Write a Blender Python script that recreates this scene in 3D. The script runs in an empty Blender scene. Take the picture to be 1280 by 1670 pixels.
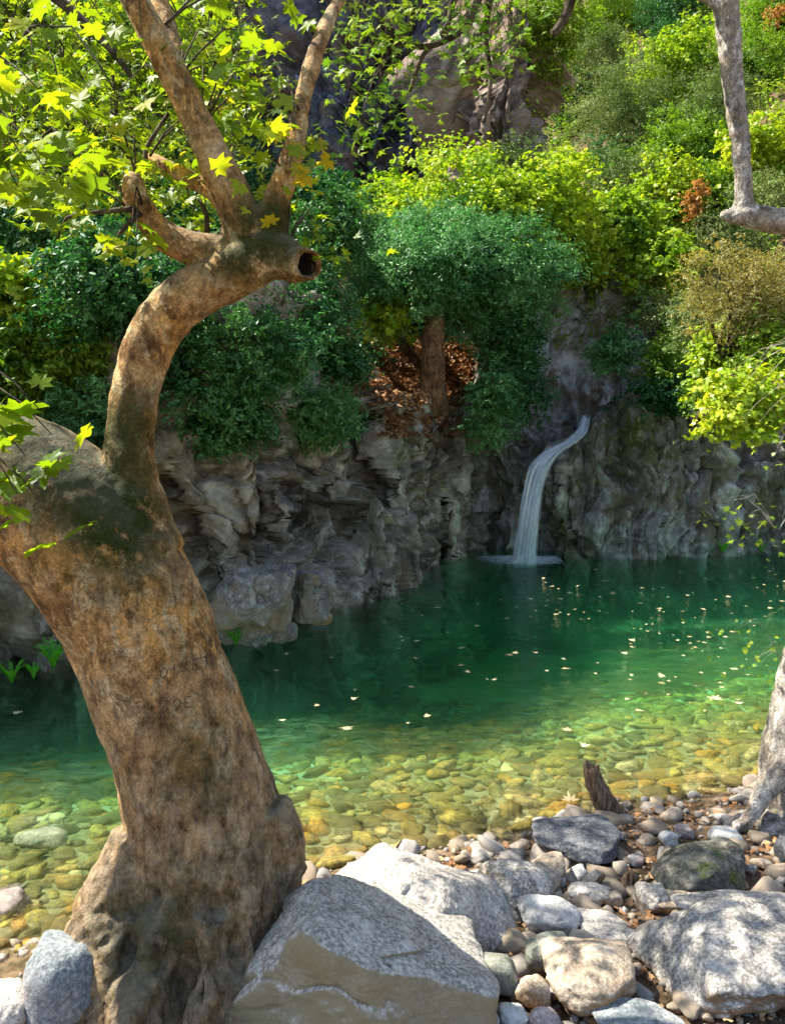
import bpy, math, random
import numpy as np
from mathutils import Vector, Matrix
from mathutils.bvhtree import BVHTree

# ------------------------------------------------------------------ camera, sky, sun, exposure
S = bpy.context.scene
COL = S.collection
CAM_Z, PITCH, F_PX, CX, CY = 2.6, math.radians(6.9), 1446.0, 640.0, 835.0
cd = bpy.data.cameras.new("camera"); cam = bpy.data.objects.new("camera", cd); COL.objects.link(cam)
cam.location = (0, 0, CAM_Z); cam.rotation_euler = (math.pi / 2 - PITCH, 0, 0)
cd.sensor_fit = 'VERTICAL'; cd.sensor_height = 24.0; cd.lens = 24.0 * F_PX / 1670.0
cd.clip_start = 0.05; cd.clip_end = 1500
S.camera = cam
SUN_AZ = Vector((-0.88, 0.27)).normalized(); SUN_EL = math.radians(53)
W = bpy.data.worlds.new("World"); S.world = W; W.use_nodes = True
wn = W.node_tree; wn.nodes.clear()
sky = wn.nodes.new('ShaderNodeTexSky'); sky.sky_type = 'NISHITA'; sky.sun_disc = False
sky.sun_elevation = SUN_EL; sky.sun_rotation = math.atan2(SUN_AZ.x, SUN_AZ.y) % (2 * math.pi)
bgn = wn.nodes.new('ShaderNodeBackground'); bgn.inputs['Strength'].default_value = 0.105
wo = wn.nodes.new('ShaderNodeOutputWorld')
wn.links.new(sky.outputs[0], bgn.inputs['Color']); wn.links.new(bgn.outputs[0], wo.inputs['Surface'])
sl = bpy.data.lights.new("sun", 'SUN'); sl.energy = 5.0; sl.angle = math.radians(0.55); sl.color = (1.0, 0.93, 0.80)
sun = bpy.data.objects.new("sun", sl); COL.objects.link(sun)
SUN_DIR = Vector((SUN_AZ.x * math.cos(SUN_EL), SUN_AZ.y * math.cos(SUN_EL), math.sin(SUN_EL)))
sun.rotation_euler = SUN_DIR.to_track_quat('Z', 'Y').to_euler(); sun.location = SUN_DIR * 60
S.view_settings.view_transform = 'Standard'; S.view_settings.look = 'None'
S.view_settings.gamma = 1.0; S.view_settings.use_curve_mapping = False
S.view_settings.exposure = 1.58
S.render.engine = 'CYCLES'
S.cycles.use_denoising = True
S.cycles.max_bounces = 8; S.cycles.diffuse_bounces = 3; S.cycles.glossy_bounces = 2
S.cycles.transmission_bounces = 4; S.cycles.transparent_max_bounces = 12; S.cycles.volume_bounces = 1
S.cycles.use_adaptive_sampling = True; S.cycles.adaptive_threshold = 0.02
S.cycles.sample_clamp_indirect = 6

# ------------------------------------------------------------------ numeric helpers
CP, SP = math.cos(PITCH), math.sin(PITCH)
def ray(px, py):
    u = (px - CX) / F_PX; v = (CY - py) / F_PX
    return Vector((u, CP + v * SP, -SP + v * CP))
def at(px, py, Y):
    d = ray(px, py); d = d * (Y / d.y)
    return Vector((d.x, d.y, d.z + CAM_Z))
def mpp(px, py, Y):                     # metres per photo pixel at that depth
    return (Y / ray(px, py).y) / F_PX

def _h(ix, iy, iz, s):
    with np.errstate(over='ignore'):
        n = (ix.astype(np.uint32) * np.uint32(374761393) + iy.astype(np.uint32) * np.uint32(668265263)
             + iz.astype(np.uint32) * np.uint32(2147483647 - 12345) + np.uint32(s * 977 + 13))
        n = (n ^ (n >> np.uint32(13))) * np.uint32(1274126177)
        n = (n ^ (n >> np.uint32(16))) * np.uint32(2246822519)
        n = n ^ (n >> np.uint32(15))
    return n.astype(np.float64) / 4294967295.0
def vnoise(P, s=0):
    I = np.floor(P).astype(np.int64); f = P - I; f = f * f * (3 - 2 * f); r = 0
    for a in (0, 1):
        wa = f[:, 0] if a else 1 - f[:, 0]
        for b in (0, 1):
            wb = f[:, 1] if b else 1 - f[:, 1]
            for c in (0, 1):
                wc = f[:, 2] if c else 1 - f[:, 2]
                r = r + wa * wb * wc * _h(I[:, 0] + a, I[:, 1] + b, I[:, 2] + c, s)
    return r * 2 - 1
def fbm(P, octv=4, s=0):
    r = 0; a = 1.0; t = 0
    for o in range(octv):
        r = r + a * vnoise(P * (2.03 ** o) + o * 17.3, s + o); t += a; a *= 0.5
    return r / t
def worley(P, s=0):                     # F1, F2, facet value of the nearest cell
    I = np.floor(P).astype(np.int64); n = len(P)
    F1 = np.full(n, 9.0); F2 = np.full(n, 9.0); val = np.zeros(n)
    for a in (-1, 0, 1):
        for b in (-1, 0, 1):
            for c in (-1, 0, 1):
                X, Y, Z = I[:, 0] + a, I[:, 1] + b, I[:, 2] + c
                D = P - np.stack([X + _h(X, Y, Z, s), Y + _h(X, Y, Z, s + 1), Z + _h(X, Y, Z, s + 2)], 1)
                d = np.sqrt((D * D).sum(1))
                g = (np.stack([_h(X, Y, Z, s + 3), _h(X, Y, Z, s + 4), _h(X, Y, Z, s + 5)], 1) - 0.5)
                v = (D * g).sum(1) * 1.3 + (_h(X, Y, Z, s + 6) - 0.5)
                m = d < F1
                F2 = np.where(m, F1, np.minimum(F2, d)); val = np.where(m, v, val); F1 = np.where(m, d, F1)
    return F1, F2, val

def mesh_np(name, V, F, mat=None, smooth=True, rnd=None, uv=None, mats=None, midx=None):
    me = bpy.data.meshes.new(name); V = np.asarray(V, np.float32); F = np.asarray(F, np.int32)
    k = F.shape[1]
    me.vertices.add(len(V)); me.vertices.foreach_set('co', V.ravel())
    me.loops.add(F.size); me.loops.foreach_set('vertex_index', F.ravel())
    me.polygons.add(len(F)); me.polygons.foreach_set('loop_start', np.arange(len(F), dtype=np.int32) * k)
    me.polygons.foreach_set('loop_total', np.full(len(F), k, np.int32))
    if smooth: me.polygons.foreach_set('use_smooth', np.ones(len(F), bool))
    if rnd is not None:
        a = me.attributes.new('rnd', 'FLOAT', 'POINT'); a.data.foreach_set('value', np.asarray(rnd, np.float32))
    if uv is not None:
        u = me.uv_layers.new(name='UVMap'); u.data.foreach_set('uv', np.asarray(uv, np.float32)[F.ravel()].ravel())
    me.update(calc_edges=True)
    if mat: me.materials.append(mat)
    return me
def obj(name, me, parent=None, loc=None, **props):
    o = bpy.data.objects.new(name, me); COL.objects.link(o)
    if loc is not None: o.location = loc
    if parent: o.parent = parent
    for k, v in props.items(): o[k] = v
    return o
def thing(name, label, cat, loc=(0, 0, 0), group=None):
    o = bpy.data.objects.new(name, None); COL.objects.link(o); o.location = loc
    o.empty_display_size = 0.1
    o['label'] = label; o['category'] = cat
    if group: o['group'] = group
    return o
def tag(o, label, cat, group=None):
    o['label'] = label; o['category'] = cat
    if group: o['group'] = group
    return o
def join(parts):
    Vs, Fs, n = [], [], 0
    for V, F in parts:
        Vs.append(np.asarray(V)); Fs.append(np.asarray(F) + n); n += len(V)
    return np.concatenate(Vs), np.concatenate(Fs)

def resample(pts, rad, step):
    pts = [Vector(p) for p in pts]; n = len(pts); P, R = [], []
    for i in range(n - 1):
        p0, p1, p2, p3 = pts[max(i - 1, 0)], pts[i], pts[i + 1], pts[min(i + 2, n - 1)]
        k = max(2, int((p2 - p1).length / step))
        for j in range(k):
            t = j / k; t2, t3 = t * t, t * t * t
            P.append(0.5 * ((2 * p1) + (p2 - p0) * t + (2 * p0 - 5 * p1 + 4 * p2 - p3) * t2 + (3 * p1 - p0 - 3 * p2 + p3) * t3))
            R.append(rad[i] + (rad[i + 1] - rad[i]) * (t * t * (3 - 2 * t)))
    P.append(pts[-1]); R.append(rad[-1])
    return P, R
def tube(pts, rad, seg=8, step=0.1, cap=True, smooth_path=True):
    P, R = resample(pts, rad, step) if smooth_path else ([Vector(p) for p in pts], list(rad))
    n = len(P); T = [(P[min(i + 1, n - 1)] - P[max(i - 1, 0)]).normalized() for i in range(n)]
    N = T[0].orthogonal().normalized(); V = []
    ang = [2 * math.pi * k / seg for k in range(seg)]
    for i in range(n):
        N = (N - T[i] * N.dot(T[i])).normalized(); B = T[i].cross(N)
        for a in ang: V.append(P[i] + (N * math.cos(a) + B * math.sin(a)) * R[i])
    F = []
    for i in range(n - 1):
        for k in range(seg):
            a = i * seg + k; b = i * seg + (k + 1) % seg
            F.append((a, b, b + seg, a + seg))
    if cap:
        for i, c in ((0, P[0]), (n - 1, P[-1])):
            V.append(c); ci = len(V) - 1
            for k in range(seg):
                a = i * seg + k; b = i * seg + (k + 1) % seg
                F.append((b, a, ci, ci) if i == 0 else (a, b, ci, ci))
    return np.array([tuple(v) for v in V]), F
def quads_to_tris(F):
    out = []
    for f in F:
        if f[2] == f[3]: out.append((f[0], f[1], f[2]))
        else: out.append((f[0], f[1], f[2])); out.append((f[0], f[2], f[3]))
    return np.array(out)
def tube_t(*a, **k):
    V, F = tube(*a, **k); return V, quads_to_tris(F)

# ------------------------------------------------------------------ materials
class NT:
    def __init__(s, name):
        s.m = bpy.data.materials.new(name); s.m.use_nodes = True; s.t = s.m.node_tree; s.t.nodes.clear()
        s.out = s.n('ShaderNodeOutputMaterial')
    def n(s, typ, **kw):
        x = s.t.nodes.new(typ)
        for k, v in kw.items():
            if k.startswith('i_'): x.inputs[k[2:].replace('_', ' ')].default_value = v
            else: setattr(x, k, v)
        return x
    def l(s, a, b): s.t.links.new(a, b)
    def noise(s, vec, scale, detail=4, rough=0.55, dist=0.0):
        x = s.n('ShaderNodeTexNoise'); x.inputs['Scale'].default_value = scale; x.inputs['Detail'].default_value = detail
        x.inputs['Roughness'].default_value = rough; x.inputs['Distortion'].default_value = dist
        s.l(vec, x.inputs['Vector']); return x.outputs['Fac']
    def vor(s, vec, scale, feature='F1', out='Distance'):
        x = s.n('ShaderNodeTexVoronoi', feature=feature); x.inputs['Scale'].default_value = scale
        s.l(vec, x.inputs['Vector']); return x.outputs[out]
    def ramp(s, fac, stops, interp='LINEAR'):
        x = s.n('ShaderNodeValToRGB'); e = x.color_ramp.elements; x.color_ramp.interpolation = interp
        while len(e) < len(stops): e.new(0.5)
        for i, (p, c) in enumerate(stops):
            e[i].position = p
            e[i].color = (c, c, c, 1) if isinstance(c, (int, float)) else (c[0], c[1], c[2], 1)
        s.l(fac, x.inputs['Fac']); return x.outputs['Color']
    def mix(s, fac, a, b, blend='MIX'):
        x = s.n('ShaderNodeMix', data_type='RGBA', blend_type=blend)
        for sock, v in ((x.inputs[0], fac), (x.inputs[6], a), (x.inputs[7], b)):
            if isinstance(v, (int, float)): sock.default_value = v
            elif isinstance(v, tuple): sock.default_value = (v[0], v[1], v[2], 1)
            else: s.l(v, sock)
        return x.outputs[2]
    def math(s, op, a, b=0.0, clamp=False):
        x = s.n('ShaderNodeMath', operation=op, use_clamp=clamp)
        for sock, v in ((x.inputs[0], a), (x.inputs[1], b)):
            if isinstance(v, (int, float)): sock.default_value = v
            else: s.l(v, sock)
        return x.outputs[0]
    def mapping(s, vec, scale=(1, 1, 1), rot=(0, 0, 0), loc=(0, 0, 0)):
        x = s.n('ShaderNodeMapping'); x.inputs['Scale'].default_value = scale; x.inputs['Rotation'].default_value = rot
        x.inputs['Location'].default_value = loc; s.l(vec, x.inputs['Vector']); return x.outputs[0]
    def coord(s, randomize=False):
        c = s.n('ShaderNodeTexCoord').outputs['Object']
        if randomize:
            r = s.n('ShaderNodeObjectInfo').outputs['Random']
            cm = s.n('ShaderNodeCombineXYZ'); m = s.math('MULTIPLY', r, 50.0)
            for i in range(3): s.l(m, cm.inputs[i])
            a = s.n('ShaderNodeVectorMath', operation='ADD'); s.l(c, a.inputs[0]); s.l(cm.outputs[0], a.inputs[1])
            return a.outputs[0]
        return c
    def sphere_mask(s, vec, c, r):      # 1 inside, 0 outside, soft
        d = s.n('ShaderNodeVectorMath', operation='DISTANCE'); s.l(vec, d.inputs[0]); d.inputs[1].default_value = c
        mr = s.n('ShaderNodeMapRange'); mr.inputs['From Min'].default_value = r * 0.35; mr.inputs['From Max'].default_value = r
        mr.inputs['To Min'].default_value = 1; mr.inputs['To Max'].default_value = 0
        s.l(d.outputs['Value'], mr.inputs['Value']); return mr.outputs[0]
    def bump(s, h, strength, dist, normal=None):
        b = s.n('ShaderNodeBump'); b.inputs['Strength'].default_value = strength; b.inputs['Distance'].default_value = dist
        s.l(h, b.inputs['Height'])
        if normal: s.l(normal, b.inputs['Normal'])
        return b.outputs[0]
    def princ(s, col, rough=0.8, normal=None, spec=0.3):
        p = s.n('ShaderNodeBsdfPrincipled')
        for k, v in (('Base Color', col), ('Roughness', rough)):
            if isinstance(v, tuple): p.inputs[k].default_value = (v[0], v[1], v[2], 1)
            elif isinstance(v, (int, float)): p.inputs[k].default_value = v
            else: s.l(v, p.inputs[k])
        p.inputs['Specular IOR Level'].default_value = spec
        if normal: s.l(normal, p.inputs['Normal'])
        s.l(p.outputs[0], s.out.inputs['Surface']); return p

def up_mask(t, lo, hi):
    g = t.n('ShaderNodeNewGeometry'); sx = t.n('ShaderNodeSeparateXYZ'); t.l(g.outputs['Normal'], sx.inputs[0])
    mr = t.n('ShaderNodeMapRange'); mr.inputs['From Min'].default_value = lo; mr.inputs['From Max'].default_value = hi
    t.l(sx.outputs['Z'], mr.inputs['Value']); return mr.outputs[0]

def rock_mat(name, dark, mid, light, scale=1.0, moss=0.0, moss_spots=(), speck=0.5, stain=None, under=None, rand=True, vein=False, streak=0.0, bump=1.0, shade_rng=(-0.25, 0.25)):
    t = NT(name); c = t.coord(rand)
    n1 = t.noise(c, 2.2 * scale, 6, 0.6, 0.4)
    col = t.ramp(n1, [(0.3, dark), (0.48, mid), (0.68, light)])
    n2 = t.noise(c, 38 * scale, 3, 0.7)
    col = t.mix(speck * 0.6, col, t.ramp(n2, [(0.38, tuple(x * 0.35 for x in dark)), (0.5, mid), (0.62, tuple(min(1, x * 1.5) for x in light))]))
    if streak:
        uvs = t.n('ShaderNodeUVMap').outputs[0]
        st = t.noise(t.mapping(uvs, (3.6, 0.9, 1)), 1.6 * scale, 8, 0.74, 0.7); s2_ = t.noise(t.mapping(uvs, (2.0, 0.5, 1), loc=(4, 7, 0)), 0.8 * scale, 6, 0.7, 0.9)
        col = t.mix(streak, col, t.ramp(st, [(0.36, tuple(x * 0.4 for x in dark)), (0.5, mid), (0.64, tuple(min(0.7, x * 1.2) for x in light))]))
        col = t.mix(1.0, col, t.ramp(s2_, [(0.36, (0.32, 0.30, 0.28)), (0.52, (1, 1, 1)), (0.66, (1.35, 1.3, 1.22))]), 'MULTIPLY')
    n3 = t.noise(c, 7.5 * scale, 4, 0.6)
    col = t.mix(t.ramp(n3, [(0.52, 0.0), (0.68, 0.55)]), col, tuple(min(0.8, x * 1.35 + 0.03) for x in light))      # pale lichen
    if stain:
        col = t.mix(t.ramp(t.noise(c, 1.7 * scale, 4, 0.6, 0.8), [(0.5, 0.0), (0.62, 0.75)]), col, stain)
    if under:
        u = t.math('SUBTRACT', 1.0, up_mask(t, *shade_rng))
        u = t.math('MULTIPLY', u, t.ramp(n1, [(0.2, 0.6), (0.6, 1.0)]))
        col = t.mix(u, col, under)  # shade of undersides and steep fronts painted in by face slope
    if vein:
        w = t.vor(t.mapping(c, (1, 1, 1.6), (0.4, 0.3, 0)), 1.6 * scale, 'DISTANCE_TO_EDGE')
        col = t.mix(t.ramp(w, [(0.0, 0.85), (0.03, 0.0)]), col, (0.62, 0.62, 0.6))
    if moss or moss_spots:
        mm = t.ramp(t.noise(c, 3.0 * scale, 6, 0.7, 0.5), [(0.62 - 0.3 * moss, 0.0), (0.72 - 0.25 * moss, 1.0)])
        mm = t.math('MULTIPLY', mm, up_mask(t, -0.3, 0.5)) if moss else t.math('MULTIPLY', mm, 0.0)
        base = t.n('ShaderNodeTexCoord').outputs['Object']
        for (cc, r, k) in moss_spots:
            sm = t.math('MULTIPLY', t.sphere_mask(base, cc, r), k)
            sm = t.math('MULTIPLY', sm, t.ramp(t.noise(c, 5 * scale, 5, 0.7), [(0.4, 0.0), (0.5, 1.0)]))
            mm = t.math('MAXIMUM', mm, sm)
        col = t.mix(mm, col, t.ramp(n2, [(0.3, (0.02, 0.03, 0.006)), (0.55, (0.07, 0.10, 0.015)), (0.75, (0.16, 0.19, 0.03))]))
    h = t.math('ADD', t.math('MULTIPLY', t.noise(c, 14 * scale, 8, 0.68), 1.0), t.math('MULTIPLY', n2, 0.3))
    if streak: h = t.math('ADD', h, t.math('MULTIPLY', st, 1.6))
    nrm = t.bump(h, 0.6 * bump, 0.05 / scale)
    t.princ(col, t.ramp(n1, [(0.3, 0.75), (0.7, 0.95)]), nrm, 0.25)
    return t.m

def leaf_mat(name, stops, trans=0.45, noise_scale=0.8, tcol=None, gloss=0.02):
    t = NT(name)
    a = t.n('ShaderNodeAttribute', attribute_name='rnd').outputs['Fac']
    oi = t.n('ShaderNodeObjectInfo').outputs['Random']
    ns = t.noise(t.n('ShaderNodeNewGeometry').outputs['Position'], noise_scale, 2)
    f = t.math('ADD', t.math('MULTIPLY', a, 0.65), t.math('MULTIPLY', t.math('SUBTRACT', ns, 0.34), 1.3))
    f = t.math('ADD', f, t.math('MULTIPLY', t.math('SUBTRACT', oi, 0.5), 0.25), True)
    col = t.ramp(f, stops)
    d = t.n('ShaderNodeBsdfDiffuse'); t.l(col, d.inputs['Color'])
    tr = t.n('ShaderNodeBsdfTranslucent')
    tc = t.mix(1.0, col, tcol or (1.5, 1.7, 0.55), 'MULTIPLY'); t.l(tc, tr.inputs['Color'])
    m1 = t.n('ShaderNodeMixShader'); m1.inputs[0].default_value = trans; t.l(d.outputs[0], m1.inputs[1]); t.l(tr.outputs[0], m1.inputs[2])
    g = t.n('ShaderNodeBsdfGlossy'); g.inputs['Roughness'].default_value = 0.4; g.inputs['Color'].default_value = (0.8, 0.85, 0.9, 1)
    m2 = t.n('ShaderNodeMixShader'); m2.inputs[0].default_value = gloss; t.l(m1.outputs[0], m2.inputs[1]); t.l(g.outputs[0], m2.inputs[2])
    t.l(m2.outputs[0], t.out.inputs['Surface']); return t.m

M = {}
M['plane'] = leaf_mat('plane_leaf', [(0.0, (0.07, 0.13, 0.010)), (0.4, (0.15, 0.25, 0.012)), (0.8, (0.27, 0.34, 0.016)), (1.0, (0.42, 0.32, 0.03))], 0.55, 1.2, (1.7, 1.6, 0.5))
M['lime'] = leaf_mat('lime_leaf', [(0.0, (0.08, 0.19, 0.012)), (0.5, (0.24, 0.36, 0.02)), (1.0, (0.48, 0.50, 0.035))], 0.4, 0.9, (1.4, 1.5, 0.5))
M['green'] = leaf_mat('green_leaf', [(0.0, (0.05, 0.13, 0.012)), (0.5, (0.14, 0.25, 0.02)), (1.0, (0.28, 0.34, 0.035))], 0.35, 0.9)
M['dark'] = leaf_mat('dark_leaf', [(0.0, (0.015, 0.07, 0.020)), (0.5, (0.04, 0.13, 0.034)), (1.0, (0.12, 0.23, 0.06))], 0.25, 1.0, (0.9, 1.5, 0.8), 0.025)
M['teal'] = leaf_mat('teal_leaf', [(0.0, (0.04, 0.13, 0.045)), (0.5, (0.11, 0.26, 0.08)), (1.0, (0.26, 0.42, 0.13))], 0.28, 1.1, (0.9, 1.4, 0.9), 0.03)
M['grey'] = leaf_mat('grey_leaf', [(0.0, (0.07, 0.12, 0.035)), (0.5, (0.15, 0.21, 0.06)), (1.0, (0.29, 0.34, 0.12))], 0.25, 0.8, (1.1, 1.3, 0.7))
M['tan'] = leaf_mat('tan_leaf', [(0.0, (0.13, 0.17, 0.04)), (0.5, (0.25, 0.25, 0.08)), (1.0, (0.38, 0.32, 0.12))], 0.35, 0.9, (1.3, 1.1, 0.5))
M['rust'] = leaf_mat('rust_leaf', [(0.0, (0.28, 0.17, 0.04)), (0.5, (0.42, 0.23, 0.07)), (1.0, (0.5, 0.34, 0.12))], 0.4, 1.0, (1.3, 0.9, 0.5))
M['fern'] = leaf_mat('fern_leaf', [(0.0, (0.03, 0.16, 0.01)), (1.0, (0.10, 0.36, 0.02))], 0.45, 1.0)
M['fallen'] = leaf_mat('fallen_leaf', [(0.0, (0.34, 0.22, 0.10)), (0.5, (0.50, 0.42, 0.24)), (1.0, (0.66, 0.60, 0.40))], 0.1, 3.0, (1, 0.8, 0.4))
M['litter'] = leaf_mat('dry_litter', [(0.0, (0.14, 0.06, 0.025)), (0.5, (0.34, 0.17, 0.07)), (1.0, (0.55, 0.36, 0.20))], 0.05, 3.0, (1, 0.8, 0.5))

def bark_mat(name, cols, scale=1.0, moss_spots=(), patch=None, up=0.0, base=None):
    t = NT(name); c = t.coord(False)
    n1 = t.noise(c, 3.2 * scale, 8, 0.72, 0.9)
    col = t.ramp(n1, [(0.36, cols[0]), (0.46, cols[1]), (0.55, cols[2]), (0.66, cols[3])])
    if patch:
        p = t.ramp(t.noise(t.mapping(c, (1, 1, 0.6), loc=(3, 1, 2)), 2.8 * scale, 9, 0.72, 1.2), [(0.51, 0.0), (0.545, 0.85)])
        col = t.mix(p, col, patch)
        p2 = t.ramp(t.noise(t.mapping(c, (1, 1, 0.7), loc=(7, 3, 1)), 7.5 * scale, 9, 0.74, 0.8), [(0.545, 0.0), (0.565, 0.6)])
        col = t.mix(p2, col, tuple(min(0.8, x * 1.15 + 0.05) for x in cols[3]))
        p3 = t.ramp(t.noise(t.mapping(c, (1, 1, 0.7), loc=(1, 9, 4)), 9 * scale, 9, 0.74, 0.8), [(0.555, 0.0), (0.575, 0.65)])
        col = t.mix(p3, col, cols[0])
    sc = t.n('ShaderNodeVectorMath', operation='ADD'); nz = t.n('ShaderNodeTexNoise'); nz.inputs['Scale'].default_value = 14 * scale; nz.inputs['Detail'].default_value = 4; t.l(c, nz.inputs['Vector'])
    t.l(t.mapping(nz.outputs['Color'], (0.12, 0.12, 0.12)), sc.inputs[0]); t.l(t.mapping(c, (1, 1, 0.5)), sc.inputs[1])
    vd = t.vor(sc.outputs[0], 34 * scale, 'F1', 'Distance'); v = t.vor(sc.outputs[0], 34 * scale, 'F1', 'Color')
    sv = t.n('ShaderNodeSeparateColor'); t.l(v, sv.inputs[0])
    mid = t.noise(t.mapping(c, (1, 1, 0.6), loc=(5, 5, 5)), 16 * scale, 8, 0.75)
    fine = t.noise(c, 75 * scale, 5, 0.75)
    col = t.mix(1.0, col, t.ramp(mid, [(0.36, (0.35, 0.30, 0.26)), (0.50, (1.0, 0.97, 0.94)), (0.66, (1.55, 1.5, 1.45))]), 'MULTIPLY')
    col = t.mix(0.8, col, t.mix(1.0, col, t.ramp(fine, [(0.38, (0.55, 0.52, 0.5)), (0.62, (1.35, 1.32, 1.3))]), 'MULTIPLY'))
    if base: col = t.mix(t.math('MULTIPLY', t.sphere_mask(c, base[0], base[1]), t.ramp(n1, [(0.3, 1.0), (0.7, 0.5)])), col, t.ramp(mid, [(0.36, (0.06, 0.045, 0.026)), (0.50, (0.27, 0.21, 0.13)), (0.64, (0.56, 0.46, 0.32))]))
    col = t.mix(t.ramp(t.noise(t.mapping(c, (1, 1, 1), loc=(9, 2, 7)), 6 * scale, 6, 0.7), [(0.56, 0.0), (0.70, 0.45)]), col, (0.42, 0.35, 0.25))
    for (cc, r, k) in moss_spots:
        sm = t.math('MULTIPLY', t.sphere_mask(c, cc, r), k)
        sm = t.math('MULTIPLY', sm, t.ramp(t.noise(c, 9 * scale, 6, 0.7), [(0.34, 0.0), (0.48, 1.0)]))
        col = t.mix(sm, col, t.ramp(fine, [(0.3, (0.014, 0.022, 0.004)), (0.6, (0.055, 0.075, 0.010)), (0.8, (0.13, 0.14, 0.02))]))
    if up:
        u = t.math('MULTIPLY', up_mask(t, 0.25, 0.8), up)
        col = t.mix(u, col, (0.33, 0.30, 0.25))
    h = t.math('ADD', t.math('ADD', t.math('MULTIPLY', mid, 1.6), t.math('MULTIPLY', fine, 0.5)), t.math('MULTIPLY', vd, -0.4))
    t.princ(col, 0.85, t.bump(h, 0.95, 0.035 / scale), 0.2)
    return t.m

# ------------------------------------------------------------------ the ground: pool basin, bank, valley sides
FAR = [(-12, 2.5), (-9, 4.8), (-6, 6.6), (-3.7, 8.0), (-1.9, 9.25), (-0.95, 10.3), (-0.45, 11.6), (0.45, 12.9), (1.15, 14.0), (1.5, 15.2),
       (2.0, 16.0), (2.55, 15.7), (2.8, 15.0), (3.2, 14.9), (4.0, 14.9), (5.5, 15.0), (7.0, 15.2), (9.0, 14.0), (10.5, 11.5), (11, 9)]
TOP = [3.2, 3.2, 3.2, 3.5, 4.0, 4.1, 3.5, 2.7, 2.15, 2.1, 2.1, 1.9, 1.65, 1.95, 2.6, 2.5, 2.2, 2.2, 2.5, 2.5]
FA = np.array(FAR, float); TA = np.array(TOP, float)
NEAR_X = [-40, -12, -6, -3, -1.8, -1.0, -0.3, 0.6, 1.4, 2.2, 3.5, 6, 11, 40]
NEAR_Y = [2.5, 2.5, 3.6, 4.0, 3.95, 4.3, 4.75, 5.05, 5.45, 5.7, 6.1, 7.2, 9, 12]
def ground_h(X, Y):
    X = np.asarray(X, float); Y = np.asarray(Y, float); P = np.stack([X, Y], 1)
    best = np.full(len(X), 1e9); top = np.zeros(len(X)); side = np.zeros(len(X))
    for i in range(len(FA) - 1):
        a, b = FA[i], FA[i + 1]; ab = b - a
        t = np.clip(((P - a) @ ab) / (ab @ ab), 0, 1); q = a + t[:, None] * ab; D = P - q
        d = np.sqrt((D * D).sum(1)); m = d < best - 1e-9
        best = np.where(m, d, best); top = np.where(m, TA[i] * (1 - t) + TA[i + 1] * t, top)
        cr = ab[0] * D[:, 1] - ab[1] * D[:, 0]
        side = np.where(m, np.sign(cr), side)
    ys = np.interp(X, NEAR_X, NEAR_Y)
    hill = (side > 0) & (Y > ys)
    near = Y <= ys
    P3 = np.stack([X, Y, np.zeros_like(X)], 1)
    big = fbm(P3 * 0.22, 3, 5); sm = fbm(P3 * 0.9, 4, 9); fine = fbm(P3 * 4.0, 3, 12)
    slope = np.interp(X / np.maximum(Y, 1) , [-0.6, -0.25, 0.0, 0.2, 0.5], [1.35, 1.15, 0.85, 0.80, 1.0])
    s = best
    hh = np.where(s < 1.7, -2.6 + s * 0.6, np.where(s < 2.3, -1.58 + (s - 1.7) / 0.6 * (top + 1.58 - 0.15), top - 0.15 + (s - 2.3) * slope * 0.83))
    hh = hh + np.where(s > 2.3, np.minimum((s - 2.3) * 0.35, 1.0) * (big * 1.3 + sm * 0.45) + fine * 0.06, 0)
    hh = np.where(hh > 45, 45 + (hh - 45) * 0.1, hh); hh = np.minimum(hh, 60)
    d = ys - Y
    bank = np.interp(d, [0, 0.6, 2, 4, 10, 60], [0.0, 0.06, 0.11, 0.2, 0.5, 3.0]) + fine * 0.03 + sm * 0.04
    e = Y - ys
    bed = np.interp(e, [0, 0.3, 1.0, 2.0, 3.2, 5.0, 7, 9.5], [0.0, -0.10, -0.24, -0.42, -0.72, -1.15, -1.8, -2.4])
    bed = bed + sm * np.minimum(e * 0.03, 0.14) + fine * 0.02
    bed = np.where(s < 1.2, bed * (0.75 + 0.25 * s / 1.2), bed)
    return np.where(near, bank, np.where(hill, hh, bed))
def gz(x, y): return float(ground_h([x], [y])[0])

t = NT('valley_ground'); c = t.coord(False)
n1 = t.noise(c, 1.3, 6, 0.65, 0.5); n2 = t.noise(c, 9, 5, 0.7)
col = t.ramp(n1, [(0.3, (0.035, 0.026, 0.014)), (0.5, (0.09, 0.062, 0.035)), (0.66, (0.20, 0.13, 0.08))])
col = t.mix(t.ramp(n2, [(0.42, 0.0), (0.62, 0.7)]), col, (0.30, 0.19, 0.12))
sep = t.n('ShaderNodeSeparateXYZ'); t.l(c, sep.inputs[0])
uw = t.n('ShaderNodeMapRange'); uw.inputs['From Min'].default_value = 0.03; uw.inputs['From Max'].default_value = -0.12
t.l(sep.outputs['Z'], uw.inputs['Value'])
bedc = t.ramp(n2, [(0.3, (0.13, 0.12, 0.05)), (0.55, (0.30, 0.27, 0.13)), (0.75, (0.42, 0.38, 0.2))])
sand = t.n('ShaderNodeMapRange'); sand.inputs['From Min'].default_value = -0.45; sand.inputs['From Max'].default_value = -0.85
t.l(sep.outputs['Z'], sand.inputs['Value'])
bedc = t.mix(sand.outputs[0], bedc, t.ramp(t.noise(c, 1.1, 5, 0.6, 0.6), [(0.35, (0.30, 0.34, 0.18)), (0.6, (0.50, 0.52, 0.38))]))
col = t.mix(uw.outputs[0], col, bedc)
t.princ(col, 0.95, t.bump(t.noise(c, 12, 8, 0.7), 0.8, 0.06), 0.15)
M['ground'] = t.m

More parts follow.
